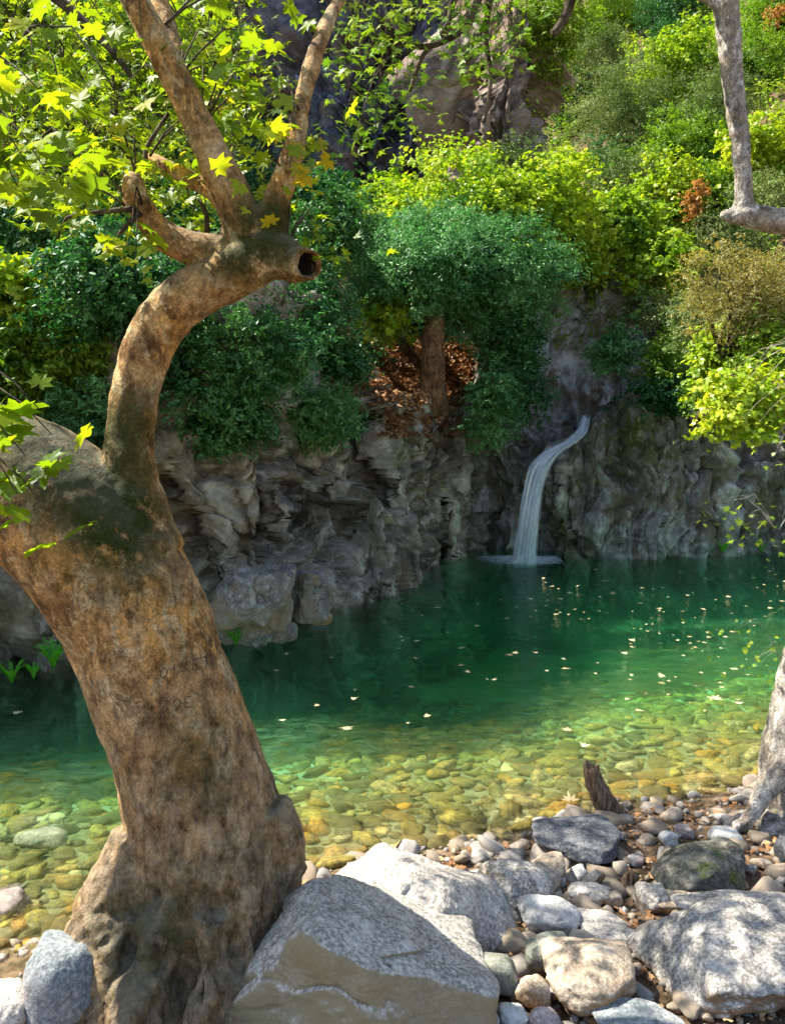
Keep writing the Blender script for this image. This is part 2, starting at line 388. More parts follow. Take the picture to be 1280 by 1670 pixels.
def axis(lo, hi, c, inner, step, grow=1.11):
    a = list(np.arange(c - inner, c + inner, step)); d = step; x = a[-1]
    while x < hi: d *= grow; x += d; a.append(x)
    d = step; x = a[0]; pre = []
    while x > lo: d *= grow; x -= d; pre.append(x)
    return np.array(pre[::-1] + a)
ax = axis(-220, 220, 0, 12, 0.10); ay = axis(-60, 320, 13, 12.6, 0.10)
GX, GY = np.meshgrid(ax, ay); gxr, gyr = GX.ravel(), GY.ravel()
GZ = ground_h(gxr, gyr)
nu, nv = len(ax), len(ay)
idx = np.arange(nu * nv).reshape(nv, nu)
GF = np.stack([idx[:-1, :-1], idx[:-1, 1:], idx[1:, 1:], idx[1:, :-1]], -1).reshape(-1, 4)
GV = np.stack([gxr, gyr, GZ], 1)
ground = obj('ground', mesh_np('ground', GV, GF, M['ground']), kind='structure')

# ------------------------------------------------------------------ rock walls
def cliff(name, path, tops, mat, z0=-1.6, lean=0.22, du=0.035, dv=0.035, amp=0.34, cell=0.9, seed=0, strata=(0.9, 0.9, 0.42), tilt=0.45, back=1.9, crack=0.10, round_top=0.16, label=None, crag=False):
    P = [Vector((x, y, 0)) for x, y in path]
    Q, R = resample(P, tops, du)
    Q = np.array([tuple(q) for q in Q]); T = np.gradient(Q, axis=0)
    for _ in range(12): T[1:-1] = (T[:-2] + T[1:-1] * 2 + T[2:]) / 4
    T /= np.linalg.norm(T, axis=1)[:, None]
    N = np.stack([T[:, 1], -T[:, 0], np.zeros(len(T))], 1)
    R = np.array(R); kz = int((max(tops) - z0) / dv); kb = int(back / dv * 0.6)
    rows = []
    for j in range(kz + kb):
        if j < kz:
            v = j / (kz - 1); z = z0 + (R - z0) * v; off = np.full(len(Q), 0.0) + lean * (z - z0) * 0.5 + round_top * max(0, (v - 0.8) / 0.2) ** 2
            fade = 1.0
        else:
            v = (j - kz + 1) / kb; z = R + 0.06 * v * back - 0.5 * v ** 2.5; off = lean * (R - z0) * 0.5 + round_top + v * back; fade = 1 - 0.6 * v
        rows.append(np.stack([Q[:, 0] - N[:, 0] * off, Q[:, 1] - N[:, 1] * off, z], 1))
    V = np.concatenate(rows); NN = np.tile(N, (len(rows), 1)); n = len(Q)
    sl_ = np.concatenate([[0], np.cumsum(np.linalg.norm(np.diff(Q[:, :2], axis=0), axis=1))])
    Sg = np.tile(sl_, len(rows)); Zg = V[:, 2].copy(); rr = np.repeat(np.arange(len(rows)), n); Zg = Zg + np.maximum(rr - kz, 0) * dv
    wx = fbm(V * 0.8, 3, seed + 40) * 0.45; wy = fbm(V * 0.8, 3, seed + 50) * 0.45; dep = fbm(V * 0.45, 2, seed + 60) * 0.9
    ph = tilt + 0.35 * fbm(V * 0.35, 2, seed + 66)
    a_ = (Sg + wx) * np.cos(tilt) - (Zg + wy) * np.sin(tilt); b_ = (Sg + wx) * np.sin(tilt) + (Zg + wy) * np.cos(tilt)
    L1 = lambda w, l, k: np.stack([a_ / w + 0.1 * k, b_ / l + 0.37 * k, dep / w * 0.6 + k], 1)
    f1, f2, v1 = worley(L1(cell * 0.75, cell * 2.0, 1.3), seed)
    g1, g2, v2 = worley(L1(cell * 0.30, cell * 0.95, 5.1), seed + 20)
    k1, k2, v3 = worley(L1(cell * 0.12, cell * 0.34, 9.7), seed + 31)
    m1, m2, v4 = worley(L1(cell * 0.05, cell * 0.12, 3.3), seed + 37)
    r1 = np.abs(fbm(L1(cell * 0.5, cell * 1.9, 2.2), 3, seed + 91)); r2 = np.abs(fbm(L1(cell * 0.16, cell * 0.7, 4.4), 3, seed + 95))
    e1 = np.clip((f2 - f1) / 0.10, 0, 1); e2 = np.clip((g2 - g1) / 0.12, 0, 1)
    cav = np.clip((fbm(L1(0.9, 1.9, 6.6), 3, seed + 71) - 0.18) / 0.12, 0, 1)
    d = amp * 1.25 * v1 + amp * 0.62 * v2 + amp * 0.24 * v3 + amp * 0.09 * v4 - crack * (1 - e1) ** 2 - crack * 0.45 * (1 - e2) ** 2
    d = d - amp * 0.45 * np.clip(0.14 - r1, 0, 1) / 0.14 - amp * 0.22 * np.clip(0.16 - r2, 0, 1) / 0.16 - amp * 0.7 * cav
    d = d + amp * 0.8 * fbm(V * 0.5, 3, seed + 3) + 0.02 * fbm(V * 9, 4, seed + 4)
    top_rows = np.repeat(np.arange(len(rows)), n)
    fade = np.where(top_rows < kz, 1.0, 1 - 0.6 * (top_rows - kz) / max(kb, 1))
    d = d * fade
    V = V + NN * d[:, None]; V[:, 2] += 0.35 * d * (top_rows > kz * 0.75)
    V[:, 2] += np.where(top_rows > kz * 0.85, 0.22 * fbm(V * 1.4, 3, seed + 77), 0)
    ii = np.arange(len(V)).reshape(len(rows), n)
    Fq = np.stack([ii[:-1, :-1], ii[:-1, 1:], ii[1:, 1:], ii[1:, :-1]], -1).reshape(-1, 4)
    me = mesh_np(name, V, Fq, mat, smooth=False, uv=np.stack([a_, b_], 1))
    o = obj(name, me, kind='structure')
    return o, V, Fq

M['cliff_l'] = rock_mat('left_cliff_rock', (0.075, 0.062, 0.046), (0.29, 0.245, 0.185), (0.54, 0.48, 0.39), 0.8, moss=0.12,
                        moss_spots=[((0.6, 13.2, 2.1), 0.9, 0.7)], stain=(0.17, 0.12, 0.06), rand=False, streak=0.5, bump=1.2)
M['cliff_r'] = rock_mat('right_cliff_rock', (0.055, 0.052, 0.05), (0.22, 0.205, 0.185), (0.50, 0.47, 0.43), 0.9,
                        moss_spots=[((4.2, 14.6, 2.2), 1.5, 1.0), ((3.0, 14.9, 2.2), 0.9, 0.9), ((2.85, 15.0, 0.3), 0.7, 0.9)], stain=(0.15, 0.11, 0.055), rand=False, streak=0.45, bump=1.2)
M['cliff_w'] = rock_mat('chute_rock', (0.12, 0.11, 0.10), (0.40, 0.365, 0.34), (0.66, 0.63, 0.58), 0.9, stain=(0.24, 0.16, 0.09), rand=False, streak=0.75)
M['crag'] = rock_mat('crag_rock', (0.06, 0.065, 0.09), (0.17, 0.18, 0.23), (0.34, 0.34, 0.38), 0.4, stain=(0.30, 0.20, 0.15), rand=False, streak=0.7, bump=1.5)  # blue of the sky-lit shade put into the rock colour
LPATH = [(-12, 2.5), (-9, 4.8), (-6, 6.4), (-5.2, 7.2), (-3.7, 7.7), (-3.5, 8.5), (-2.3, 8.8), (-1.9, 9.3), (-1.15, 9.55), (-1.0, 10.4), (-0.55, 10.7), (-0.5, 11.5), (-0.02, 11.8), (0.1, 12.5), (0.5, 12.75), (0.6, 13.4), (1.05, 13.65), (1.15, 14.3), (1.5, 14.6), (1.55, 15.4), (1.95, 15.9), (2.4, 16.4)]
LTOP = [3.2, 3.2, 3.2, 3.3, 3.4, 3.6, 3.8, 4.0, 4.1, 4.15, 4.1, 3.9, 3.6, 3.2, 3.0, 2.7, 2.5, 2.25, 2.15, 2.15, 2.2, 2.3]
lc, LV, LF = cliff('cliff_left', LPATH, LTOP, M['cliff_l'], seed=3, amp=0.50, cell=1.1, tilt=0.38, crack=0.24, strata=(0.75, 0.75, 0.38), lean=0.42)
rc, RV, RF = cliff('cliff_right', [(1.9, 16.1)] + FAR[11:19], [2.1] + TOP[11:19], M['cliff_r'], seed=11, amp=0.34, cell=0.85, tilt=-0.15, lean=0.12, strata=(0.7, 0.7, 0.5), crack=0.16)
# the rock chute the stream comes down, behind and above the fall
cw, CWV, CWF = cliff('cliff_chute', [(0.9, 16.3), (1.8, 16.6), (2.7, 16.9), (3.4, 17.5), (4.1, 17.7), (4.7, 17.3), (5.5, 16.6)], [2.4, 2.8, 4.2, 5.3, 5.7, 5.0, 3.4], M['cliff_w'], z0=0.6, lean=0.18, seed=21, amp=0.3, cell=0.8, tilt=0.1, strata=(0.7, 0.7, 0.35), back=1.6)
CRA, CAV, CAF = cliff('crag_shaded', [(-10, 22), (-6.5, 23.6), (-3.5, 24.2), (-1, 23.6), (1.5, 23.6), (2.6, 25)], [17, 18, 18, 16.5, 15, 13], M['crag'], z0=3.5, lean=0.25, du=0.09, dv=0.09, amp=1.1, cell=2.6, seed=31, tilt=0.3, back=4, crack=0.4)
M['crag_w'] = rock_mat('spur_rock', (0.10, 0.08, 0.07), (0.30, 0.23, 0.19), (0.52, 0.43, 0.37), 0.4, stain=(0.34, 0.22, 0.15), rand=False, streak=0.7, bump=1.5)
CRB, CBV, CBF = cliff('crag_spur', [(0.5, 22.4), (1.5, 20.8), (2.4, 20.2), (3.3, 20.4), (4.1, 21.8)], [10.2, 11.2, 12.0, 11.6, 9.2], M['crag_w'], z0=4.5, lean=0.3, du=0.07, dv=0.07, amp=0.7, cell=1.5, seed=41, tilt=0.15, back=2.6, crack=0.22, strata=(0.8, 0.8, 0.35))

# a ray caster over the built land, so that plants and stones stand on it
def bvh(V, F): return BVHTree.FromPolygons([tuple(v) for v in V], [tuple(f) for f in F.tolist()])
mask = (GV[GF[:, 0]][:, 1] > 3) & (GV[GF[:, 0]][:, 1] < 60) & (np.abs(GV[GF[:, 0]][:, 0]) < 40)
LAND = [bvh(GV, GF[mask]), bvh(LV, LF), bvh(RV, RF), bvh(CWV, CWF), bvh(CAV, CAF), bvh(CBV, CBF)]
def cast(o, d):
    best = None
    for b in LAND:
        h = b.ray_cast(o, d)
        if h[0] is not None and (best is None or h[3] < best[1]): best = (h[0], h[3], h[1])
    return best
def hit(px, py):
    return cast(Vector((0, 0, CAM_Z)), ray(px, py).normalized())
def drop(x, y, z=40):
    h = cast(Vector((x, y, z)), Vector((0, 0, -1)))
    return h[0].z if h else gz(x, y)

# ------------------------------------------------------------------ pool water
t = NT('pool_water'); c = t.coord(False)
b = t.bump(t.noise(t.mapping(c, (1, 2.2, 1)), 4.0, 5, 0.62, 0.6), 0.25, 0.10)
fr = t.n('ShaderNodeFresnel'); fr.inputs['IOR'].default_value = 1.33; t.l(b, fr.inputs['Normal'])
gl = t.n('ShaderNodeBsdfGlossy'); gl.inputs['Roughness'].default_value = 0.03; t.l(b, gl.inputs['Normal'])
tp = t.n('ShaderNodeBsdfTransparent')
rb = t.bump(t.noise(t.mapping(c, (1, 1.7, 1)), 5.5, 4, 0.6, 0.8), 0.9, 0.10)
rf_ = t.n('ShaderNodeBsdfRefraction'); rf_.inputs['IOR'].default_value = 1.12; rf_.inputs['Roughness'].default_value = 0.0; t.l(rb, rf_.inputs['Normal'])
mr_ = t.n('ShaderNodeMixShader'); mr_.inputs[0].default_value = 0.35; t.l(tp.outputs[0], mr_.inputs[1]); t.l(rf_.outputs[0], mr_.inputs[2])
ms = t.n('ShaderNodeMixShader'); t.l(t.math('MULTIPLY', fr.outputs[0], 0.6, True), ms.inputs[0])
t.l(mr_.outputs[0], ms.inputs[1]); t.l(gl.outputs[0], ms.inputs[2]); t.l(ms.outputs[0], t.out.inputs['Surface'])
va = t.n('ShaderNodeVolumeAbsorption'); va.inputs['Color'].default_value = (0.10, 0.93, 0.56, 1); va.inputs['Density'].default_value = 0.45
vs = t.n('ShaderNodeVolumeScatter'); vs.inputs['Color'].default_value = (0.14, 0.85, 0.58, 1); vs.inputs['Density'].default_value = 0.026
ad = t.n('ShaderNodeAddShader'); t.l(va.outputs[0], ad.inputs[0]); t.l(vs.outputs[0], ad.inputs[1]); t.l(ad.outputs[0], t.out.inputs['Volume'])
M['water'] = t.m
wp = [(-13, 2.0)] + [(x - 0.0, y + 1.2) for x, y in FAR[1:19]] + [(12, 8), (6, 6.4), (2.2, 5.2), (0, 4.2), (-1.5, 3.4), (-6, 3.0)]
n = len(wp)
import bmesh
bm = bmesh.new()
tv = [bm.verts.new((x, y, 0)) for x, y in wp]; bv = [bm.verts.new((x, y, -3.2)) for x, y in wp]
bm.faces.new(tv); bm.faces.new(bv[::-1])
for i in range(n): bm.faces.new((tv[i], bv[i], bv[(i + 1) % n], tv[(i + 1) % n]))
bmesh.ops.recalc_face_normals(bm, faces=bm.faces); me = bpy.data.meshes.new('water'); bm.to_mesh(me); bm.free()
me.materials.append(M['water']); obj('water', me, kind='structure')

# ------------------------------------------------------------------ stones on the pool bed
rng = np.random.default_rng(7)
def lump(seg, rings, seed, flat=0.5, rough=0.16):
    V = [(0, 0, 1)]
    for i in range(1, rings):
        a = math.pi * i / rings
        for k in range(seg): V.append((math.sin(a) * math.cos(2 * math.pi * k / seg), math.sin(a) * math.sin(2 * math.pi * k / seg), math.cos(a)))
    V.append((0, 0, -1)); F = []
    for k in range(seg):
        F.append((0, 1 + k, 1 + (k + 1) % seg)); l = len(V) - 1; o = 1 + (rings - 2) * seg; F.append((l, o + (k + 1) % seg, o + k))
    for i in range(rings - 2):
        for k in range(seg):
            a = 1 + i * seg + k; b = 1 + i * seg + (k + 1) % seg; F += [(a, a + seg, b + seg), (a, b + seg, b)]
    V = np.array(V); V = V * (1 + rough * vnoise(V * 1.7 + seed * 3.1, seed))[:, None]
    r2 = np.random.default_rng(seed)
    for _ in range(7):                       # flat facets
        nn = r2.normal(size=3); nn /= np.linalg.norm(nn); dd = V @ nn; lim = r2.uniform(0.45, 0.75)
        V = V - np.outer(np.maximum(dd - lim, 0), nn)
    V[:, 2] *= flat
    return V, np.array(F)
t = NT('bed_stone'); c = t.coord(True); oi = t.n('ShaderNodeObjectInfo').outputs['Random']
at_ = t.n('ShaderNodeAttribute', attribute_name='rnd').outputs['Fac']
rv = t.math('FRACT', t.math('ADD', oi, at_))
col = t.ramp(rv, [(0.0, (0.06, 0.055, 0.015)), (0.22, (0.24, 0.17, 0.03)), (0.45, (0.55, 0.40, 0.07)), (0.6, (0.17, 0.14, 0.04)), (0.8, (0.64, 0.29, 0.02)), (1.0, (0.66, 0.55, 0.24))])
col = t.mix(t.ramp(t.noise(c, 3.5, 7, 0.75), [(0.42, 0.0), (0.56, 0.8)]), col, (0.07, 0.065, 0.02))
t.princ(col, 0.7, t.bump(t.noise(c, 25, 5, 0.7), 0.5, 0.02), 0.3)
M['bed_stone'] = t.m
lumps = [lump(7, 4, s, 0.30, 0.25) for s in range(12)]
lump_me = [mesh_np('bed_stone', V, F, M['bed_stone'], True, rnd=np.zeros(len(V))) for V, F in lumps]
cand = []
for _ in range(60000):
    x = rng.uniform(-4.4, 5.5); y = rng.uniform(3.7, 12.0); ys = np.interp(x, NEAR_X, NEAR_Y); e = y - ys
    if e < 0.05 or abs(x) / y > 0.47: continue
    keep = np.interp(e, [0, 2.0, 3.0, 4.5], [1, 1, float(np.interp(x, [-1.2, 0.4], [0.25, 1.0])), float(np.interp(x, [-0.8, 0.8], [0.05, 0.9]))])
    if rng.random() > keep: continue
    r = rng.choice([rng.uniform(0.025, 0.05), rng.uniform(0.05, 0.09), rng.uniform(0.09, 0.135)], p=[0.55, 0.37, 0.08])
    cand.append((x, y, r))
cand.sort(key=lambda q: -q[2]); grid = {}; kept = []
for x, y, r in cand:
    ix, iy = int(x / 0.2), int(y / 0.2); ok = True
    for a in range(-2, 3):
        for b_ in range(-2, 3):
            for (x2, y2, r2) in grid.get((ix + a, iy + b_), ()):
                if (x - x2) ** 2 + (y - y2) ** 2 < (0.78 * (r + r2)) ** 2: ok = False; break
            if not ok: break
        if not ok: break
    if ok: grid.setdefault((ix, iy), []).append((x, y, r)); kept.append((x, y, r))
kept.sort(key=lambda q: -q[2] / q[1]); print('bed stones', len(kept))
hz = ground_h([k[0] for k in kept], [k[1] for k in kept])
sp_, rn_ = [], []
for i, (x, y, r) in enumerate(kept):
    a = rng.uniform(0, 6.28); sx = r * rng.uniform(1.0, 1.45); sy = r * rng.uniform(0.65, 1.0); sz = r * rng.uniform(0.8, 1.3)
    z = hz[i] + sz * 0.12
    k = i % 12
    if i < 290:
        o = obj('stone', lump_me[k], ground, (x, y, z)); o.scale = (sx, sy, sz); o.rotation_euler = (rng.normal(0, .12), rng.normal(0, .12), a)
    else:
        V, F = lumps[k]; V = V * [sx, sy, sz]; ca, sa = math.cos(a), math.sin(a)
        V = np.stack([V[:, 0] * ca - V[:, 1] * sa + x, V[:, 0] * sa + V[:, 1] * ca + y, V[:, 2] + z], 1)
        sp_.append((V, F)); rn_.append(np.full(len(V), rng.random()))
V, F = join(sp_)
obj('small_stones', mesh_np('small_stones', V, F, M['bed_stone'], True, rnd=np.concatenate(rn_)), ground, kind='stuff')

# ------------------------------------------------------------------ boulders
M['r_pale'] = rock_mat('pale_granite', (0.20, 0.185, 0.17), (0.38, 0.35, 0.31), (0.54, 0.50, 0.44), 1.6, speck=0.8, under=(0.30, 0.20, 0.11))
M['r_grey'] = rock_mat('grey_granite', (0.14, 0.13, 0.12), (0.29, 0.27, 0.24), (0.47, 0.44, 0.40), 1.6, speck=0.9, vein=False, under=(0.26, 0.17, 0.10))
M['r_olive_shade'] = rock_mat('olive_shade_boulder', (0.20, 0.185, 0.17), (0.36, 0.335, 0.29), (0.52, 0.48, 0.42), 1.5, speck=0.9, under=(0.27, 0.225, 0.13), shade_rng=(0.32, 0.60))  # pale rock; shaded front put into the colour as olive on steep faces
M['r_dark'] = rock_mat('dark_slate', (0.035, 0.037, 0.042), (0.085, 0.09, 0.10), (0.20, 0.205, 0.21), 1.8, speck=0.6)
M['r_moss'] = rock_mat('dark_mossy', (0.03, 0.03, 0.025), (0.075, 0.075, 0.06), (0.22, 0.21, 0.17), 1.8, moss=0.3)
M['r_white'] = rock_mat('white_stone', (0.38, 0.36, 0.33), (0.52, 0.50, 0.46), (0.66, 0.64, 0.60), 1.8, speck=0.4)
M['r_tan'] = rock_mat('tan_stone', (0.20, 0.14, 0.09), (0.36, 0.28, 0.20), (0.52, 0.45, 0.36), 1.7, speck=0.6, under=(0.34, 0.20, 0.09))  # orange shade of the undersides put into the colour
M['r_green'] = rock_mat('greenish_stone', (0.10, 0.11, 0.09), (0.19, 0.20, 0.16), (0.30, 0.30, 0.25), 1.8, speck=0.4)
M['r_pink'] = rock_mat('pinkish_stone', (0.20, 0.13, 0.12), (0.34, 0.26, 0.24), (0.48, 0.40, 0.37), 1.8, speck=0.6)
M['r_blue'] = rock_mat('blue_grey_stone', (0.10, 0.12, 0.13), (0.19, 0.22, 0.23), (0.34, 0.34, 0.34), 1.5, speck=0.6, stain=(0.22, 0.13, 0.13), vein=False)
M['r_cliff'] = rock_mat('cliff_foot_rock', (0.05, 0.048, 0.045), (0.15, 0.14, 0.125), (0.33, 0.31, 0.28), 1.2, speck=0.5, stain=(0.22, 0.15, 0.08))
M['cliff_r2'] = rock_mat('dark_pool_rock', (0.03, 0.03, 0.035), (0.10, 0.10, 0.11), (0.30, 0.30, 0.30), 1.0, speck=0.5, stain=(0.12, 0.09, 0.05), bump=1.4)
ico_cache = {}
def ico(n):
    if n not in ico_cache:
        bm = bmesh.new(); bmesh.ops.create_icosphere(bm, subdivisions=n, radius=1)
        V = np.array([tuple(v.co) for v in bm.verts]); F = np.array([[v.index for v in f.verts] for f in bm.faces]); bm.free()
        ico_cache[n] = (V / np.linalg.norm(V, axis=1)[:, None], F)
    return ico_cache[n]
def boulder_mesh(name, seed, dims, mat, sub=4, planes=None, k=14, rough=1.0, npl=13):
    D, F = ico(sub); r = np.random.default_rng(seed)
    if planes is None:
        planes = []
        for i in range(npl):
            nn = r.normal(size=3); nn /= np.linalg.norm(nn); planes.append((*nn, r.uniform(0.72, 1.0)))
        planes += [(0, 0, 1, r.uniform(0.7, 0.95)), (0, 0, -1, 0.8), (1, 0, 0, 1), (-1, 0, 0, 1), (0, 1, 0, 1), (0, -1, 0, 1)]
    acc = 0
    Dw = D + 0.10 * np.stack([fbm(D * 1.6 + seed, 2, seed), fbm(D * 1.6 + seed, 2, seed + 1), fbm(D * 1.6 + seed, 2, seed + 2)], 1)
    for (a, b, c_, d) in planes:
        nn = np.array([a, b, c_], float); nn /= np.linalg.norm(nn)
        acc = acc + np.maximum(Dw @ nn / d, 0) ** k
    R = acc ** (-1.0 / k)
    V = D * R[:, None] * np.array(dims)
    sz = float(np.mean(dims)); Pn = V / sz + seed * 1.7
    NN = V / np.linalg.norm(V, axis=1)[:, None]
    d = 0.05 * fbm(Pn * 2.2, 4, seed + 5) + 0.02 * fbm(Pn * 7, 4, seed + 6)
    f1, f2, v1 = worley(Pn * 1.7, seed + 8)
    d = d - 0.03 * np.clip(1 - (f2 - f1) / 0.06, 0, 1) * (fbm(Pn * 1.1, 2, seed + 9) > 0.05) + 0.05 * v1 * 0.6
    return mesh_np(name, V + NN * (d * rough * sz)[:, None], F, mat, True)
def place_rock(name, label, cat, box, mat, seed=0, Y=None, k=14, depth=0.9, sub=4, rot=0, planes=None, sink=0.72, dz=0.0, rough=1.5, group=None, npl=13):
    x0, y0, x1, y1 = box; cx, cy = (x0 + x1) / 2, (y0 + y1) / 2; w, h = (x1 - x0), (y1 - y0)
    def dims_at(Y):
        s = mpp(cx, cy, Y); c0 = at(cx, cy, Y); th = math.atan2(CAM_Z - c0.z, Y); sn, cs = math.sin(th), math.cos(th)
        rx = w / 2 * s; ry = min(depth * rx, 0.85 * h / 2 * s / max(sn, 0.05)); rz = math.sqrt(max((h / 2 * s) ** 2 - (ry * sn) ** 2, (0.25 * rx) ** 2)) / cs
        return c0, rx, ry, rz
    if Y is None:
        Y = 9.0; yy = 2.4
        while yy < 9:
            c0, rx, ry, rz = dims_at(yy)
            if c0.z - sink * rz - dz < gz(c0.x, c0.y): Y = yy; break
            yy += 0.03
    c0, rx, ry, rz = dims_at(Y)
    me = boulder_mesh(name, seed, (rx, ry, rz), mat, sub, planes, k, rough, npl)
    n_ = len(me.vertices); V = np.empty(n_ * 3, np.float32); me.vertices.foreach_get('co', V); V = V.reshape(-1, 3).astype(float)
    for _ in range(4):                    # settle real size and place so that the outline is as wide and tall as wanted
        W3 = V + np.array(c0); dd = W3 - np.array([0, 0, CAM_Z]); zc = dd[:, 1] * CP - dd[:, 2] * SP
        X = CX + F_PX * dd[:, 0] / zc; Yp = CY - F_PX * (dd[:, 1] * SP + dd[:, 2] * CP) / zc
        V[:, 0] *= w / (X.max() - X.min()); V[:, 2] *= min(max(h / (Yp.max() - Yp.min()), 0.6), 1.6) ** 1.4; s_ = mpp(cx, cy, Y)
        c0 = c0 + Vector((s_ * (cx - (X.max() + X.min()) / 2), 0, -s_ * (cy - (Yp.max() + Yp.min()) / 2)))
    me.vertices.foreach_set('co', V.astype(np.float32).ravel()); me.update()
    o = obj(name, me, None, c0)
    tag(o, label, cat, group); return o

R = place_rock
big = [(-0.35, -0.92, 0.10, 0.55), (0.30, -0.95, 0.15, 0.58), (0.55, 0.12, 0.80, 0.36), (0.50, -0.20, 0.84, 0.40), (-0.86, 0.0, 0.5, 0.62), (-0.9, 0.1, 0.35, 0.72), (0, 1, 0.3, 0.9), (1, 0, -0.1, 0.95), (0, -1, -0.1, 0.9), (0, 0, -1, 1), (-0.5, 0.5, 0.7, 0.8)]
R('boulder', 'largest boulder with olive shaded front, wedged against the right of the thick trunk', 'boulder', (340, 1426, 815, 1800), M['r_olive_shade'], 5, Y=3.38, sub=6, planes=big, k=30, depth=0.75)
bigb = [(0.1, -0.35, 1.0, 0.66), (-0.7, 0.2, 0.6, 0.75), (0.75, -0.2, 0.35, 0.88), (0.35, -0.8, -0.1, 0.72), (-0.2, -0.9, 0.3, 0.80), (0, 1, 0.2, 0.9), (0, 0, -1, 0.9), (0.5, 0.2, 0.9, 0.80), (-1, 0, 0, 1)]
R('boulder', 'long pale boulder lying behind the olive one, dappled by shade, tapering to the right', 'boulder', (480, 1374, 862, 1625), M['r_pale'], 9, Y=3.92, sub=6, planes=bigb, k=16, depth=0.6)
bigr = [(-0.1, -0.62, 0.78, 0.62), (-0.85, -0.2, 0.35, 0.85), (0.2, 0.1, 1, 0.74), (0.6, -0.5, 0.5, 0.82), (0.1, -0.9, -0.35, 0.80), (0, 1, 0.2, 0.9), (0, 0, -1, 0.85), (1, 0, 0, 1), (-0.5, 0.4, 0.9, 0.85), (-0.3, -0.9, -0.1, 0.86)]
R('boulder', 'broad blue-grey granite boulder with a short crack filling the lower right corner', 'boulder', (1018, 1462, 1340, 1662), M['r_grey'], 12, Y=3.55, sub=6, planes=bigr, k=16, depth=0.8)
R('boulder', 'speckled rounded boulder touching the right end of the long pale boulder', 'boulder', (778, 1400, 906, 1492), M['r_grey'], 15, k=12, sub=5)
R('boulder', 'dark blue slate boulder with a pale band in front of the broken stump', 'boulder', (866, 1328, 1014, 1410), M['r_dark'], 18, k=16, sub=5)
R('boulder', 'near-black rounded boulder with moss and a pale lichen face, right of the pebbles', 'boulder', (1060, 1366, 1216, 1462), M['r_moss'], 21, k=9, sub=5)
R('boulder', 'two-tone boulder, white top over orange shade painted on the underside, left of the broad granite boulder', 'boulder', (880, 1528, 1038, 1658), M['r_tan'], 24, k=15, sub=5)
R('rock', 'brightest white rock beside the right tip of the long pale boulder', 'rock', (841, 1458, 948, 1535), M['r_white'], 27, k=12, sub=5, planes=None)
R('rock', 'pale wedge-shaped rock lying flat above the two-tone boulder', 'rock', (932, 1482, 1044, 1540), M['r_pale'], 30, k=14, sub=5)
R('rock', 'grey-brown slanting rock between the speckled boulder and the slate boulder', 'rock', (846, 1388, 922, 1456), M['r_tan'], 33, sub=4)
R('stone', 'small upright white stone under the slate boulder', 'stone', (928, 1408, 957, 1441), M['r_white'], 36, sub=4)
R('rock', 'tan angular rock beneath the small upright white stone', 'rock', (924, 1438, 998, 1480), M['r_pale'], 39, sub=4)
R('rock', 'grey rock with an orange lichen patch, left below the near-black boulder', 'rock', (1030, 1437, 1096, 1494), M['r_grey'], 42, sub=4)
R('rock', 'smooth egg-shaped white rock between the dark boulder and the leaning trunk root', 'rock', (1152, 1346, 1213, 1378), M['r_white'], 45, k=6, sub=4, rough=0.4)
R('stone', 'cream stone at the water edge right of the stump', 'stone', (1072, 1354, 1106, 1384), M['r_white'], 48, sub=4)
R('stone', 'pinkish pitted stone touching the cream stone by the water', 'stone', (1098, 1342, 1132, 1370), M['r_pink'], 51, sub=4)
R('stone', 'greenish grey cobble half under the brightest white rock', 'stone', (854, 1518, 932, 1594), M['r_green'], 54, k=8, sub=4, rough=0.5)
R('stone', 'round dark green-grey stone in the gap right of the olive boulder', 'stone', (768, 1552, 847, 1626), M['r_green'], 57, k=6, sub=4, rough=0.4)
R('stone', 'brown lozenge stone left of the two-tone boulder', 'stone', (835, 1588, 898, 1652), M['r_tan'], 60, k=9, sub=4)
R('rock', 'rough pale rock at the bottom edge below the round dark stone', 'rock', (664, 1612, 822, 1720), M['r_pale'], 63, k=12, sub=5)
R('stone', 'small off-white stone at the bottom edge with a dark hole', 'stone', (812, 1634, 862, 1684), M['r_white'], 66, sub=4)
R('stone', 'small pink-cream stone at the bottom edge left of the striped rock', 'stone', (858, 1640, 918, 1692), M['r_pink'], 69, sub=4)
R('rock', 'blue-grey striped rock at the bottom edge under the granite boulder', 'rock', (962, 1628, 1142, 1720), M['r_blue'], 72, k=10, sub=5)
R('rock', 'flat grey slab of rock just behind the broad granite boulder', 'rock', (1092, 1452, 1300, 1508), M['r_grey'], 75, sub=5, dz=0.10)
R('stone', 'long pale finger-shaped stone leaning on the granite boulder', 'stone', (1058, 1449, 1132, 1494), M['r_tan'], 78, sub=4, k=8)
R('rock', 'dark blue rock cut by the right edge of the view beside the leaning trunk', 'rock', (1260, 1360, 1320, 1428), M['r_dark'], 81, sub=4)
R('stone', 'small brown pebble perched on the brightest white rock', 'stone', (880, 1503, 902, 1521), M['r_tan'], 84, Y=4.0, sub=3)
R('stone', 'brown cobble between the brightest white rock and the pale wedge', 'stone', (903, 1498, 937, 1532), M['r_green'], 87, Y=4.05, sub=4)
R('stone', 'small grey stone left of the squared block', 'stone', (1213, 1410, 1234, 1430), M['r_grey'], 90, sub=3)
R('boulder', 'upright blue-grey boulder with a reddish band touching the left of the trunk base', 'boulder', (34, 1516, 172, 1720), M['r_blue'], 93, k=7, sub=5, Y=3.35, rough=0.6)
R('boulder', 'pale boulder in the bottom left corner', 'boulder', (-60, 1594, 52, 1720), M['r_pale'], 96, k=8, sub=5, Y=3.3)
R('boulder', 'pinkish rounded boulder standing in the shallows at the left edge', 'boulder', (-50, 1446, 52, 1512), M['r_pink'], 99, k=8, sub=5)
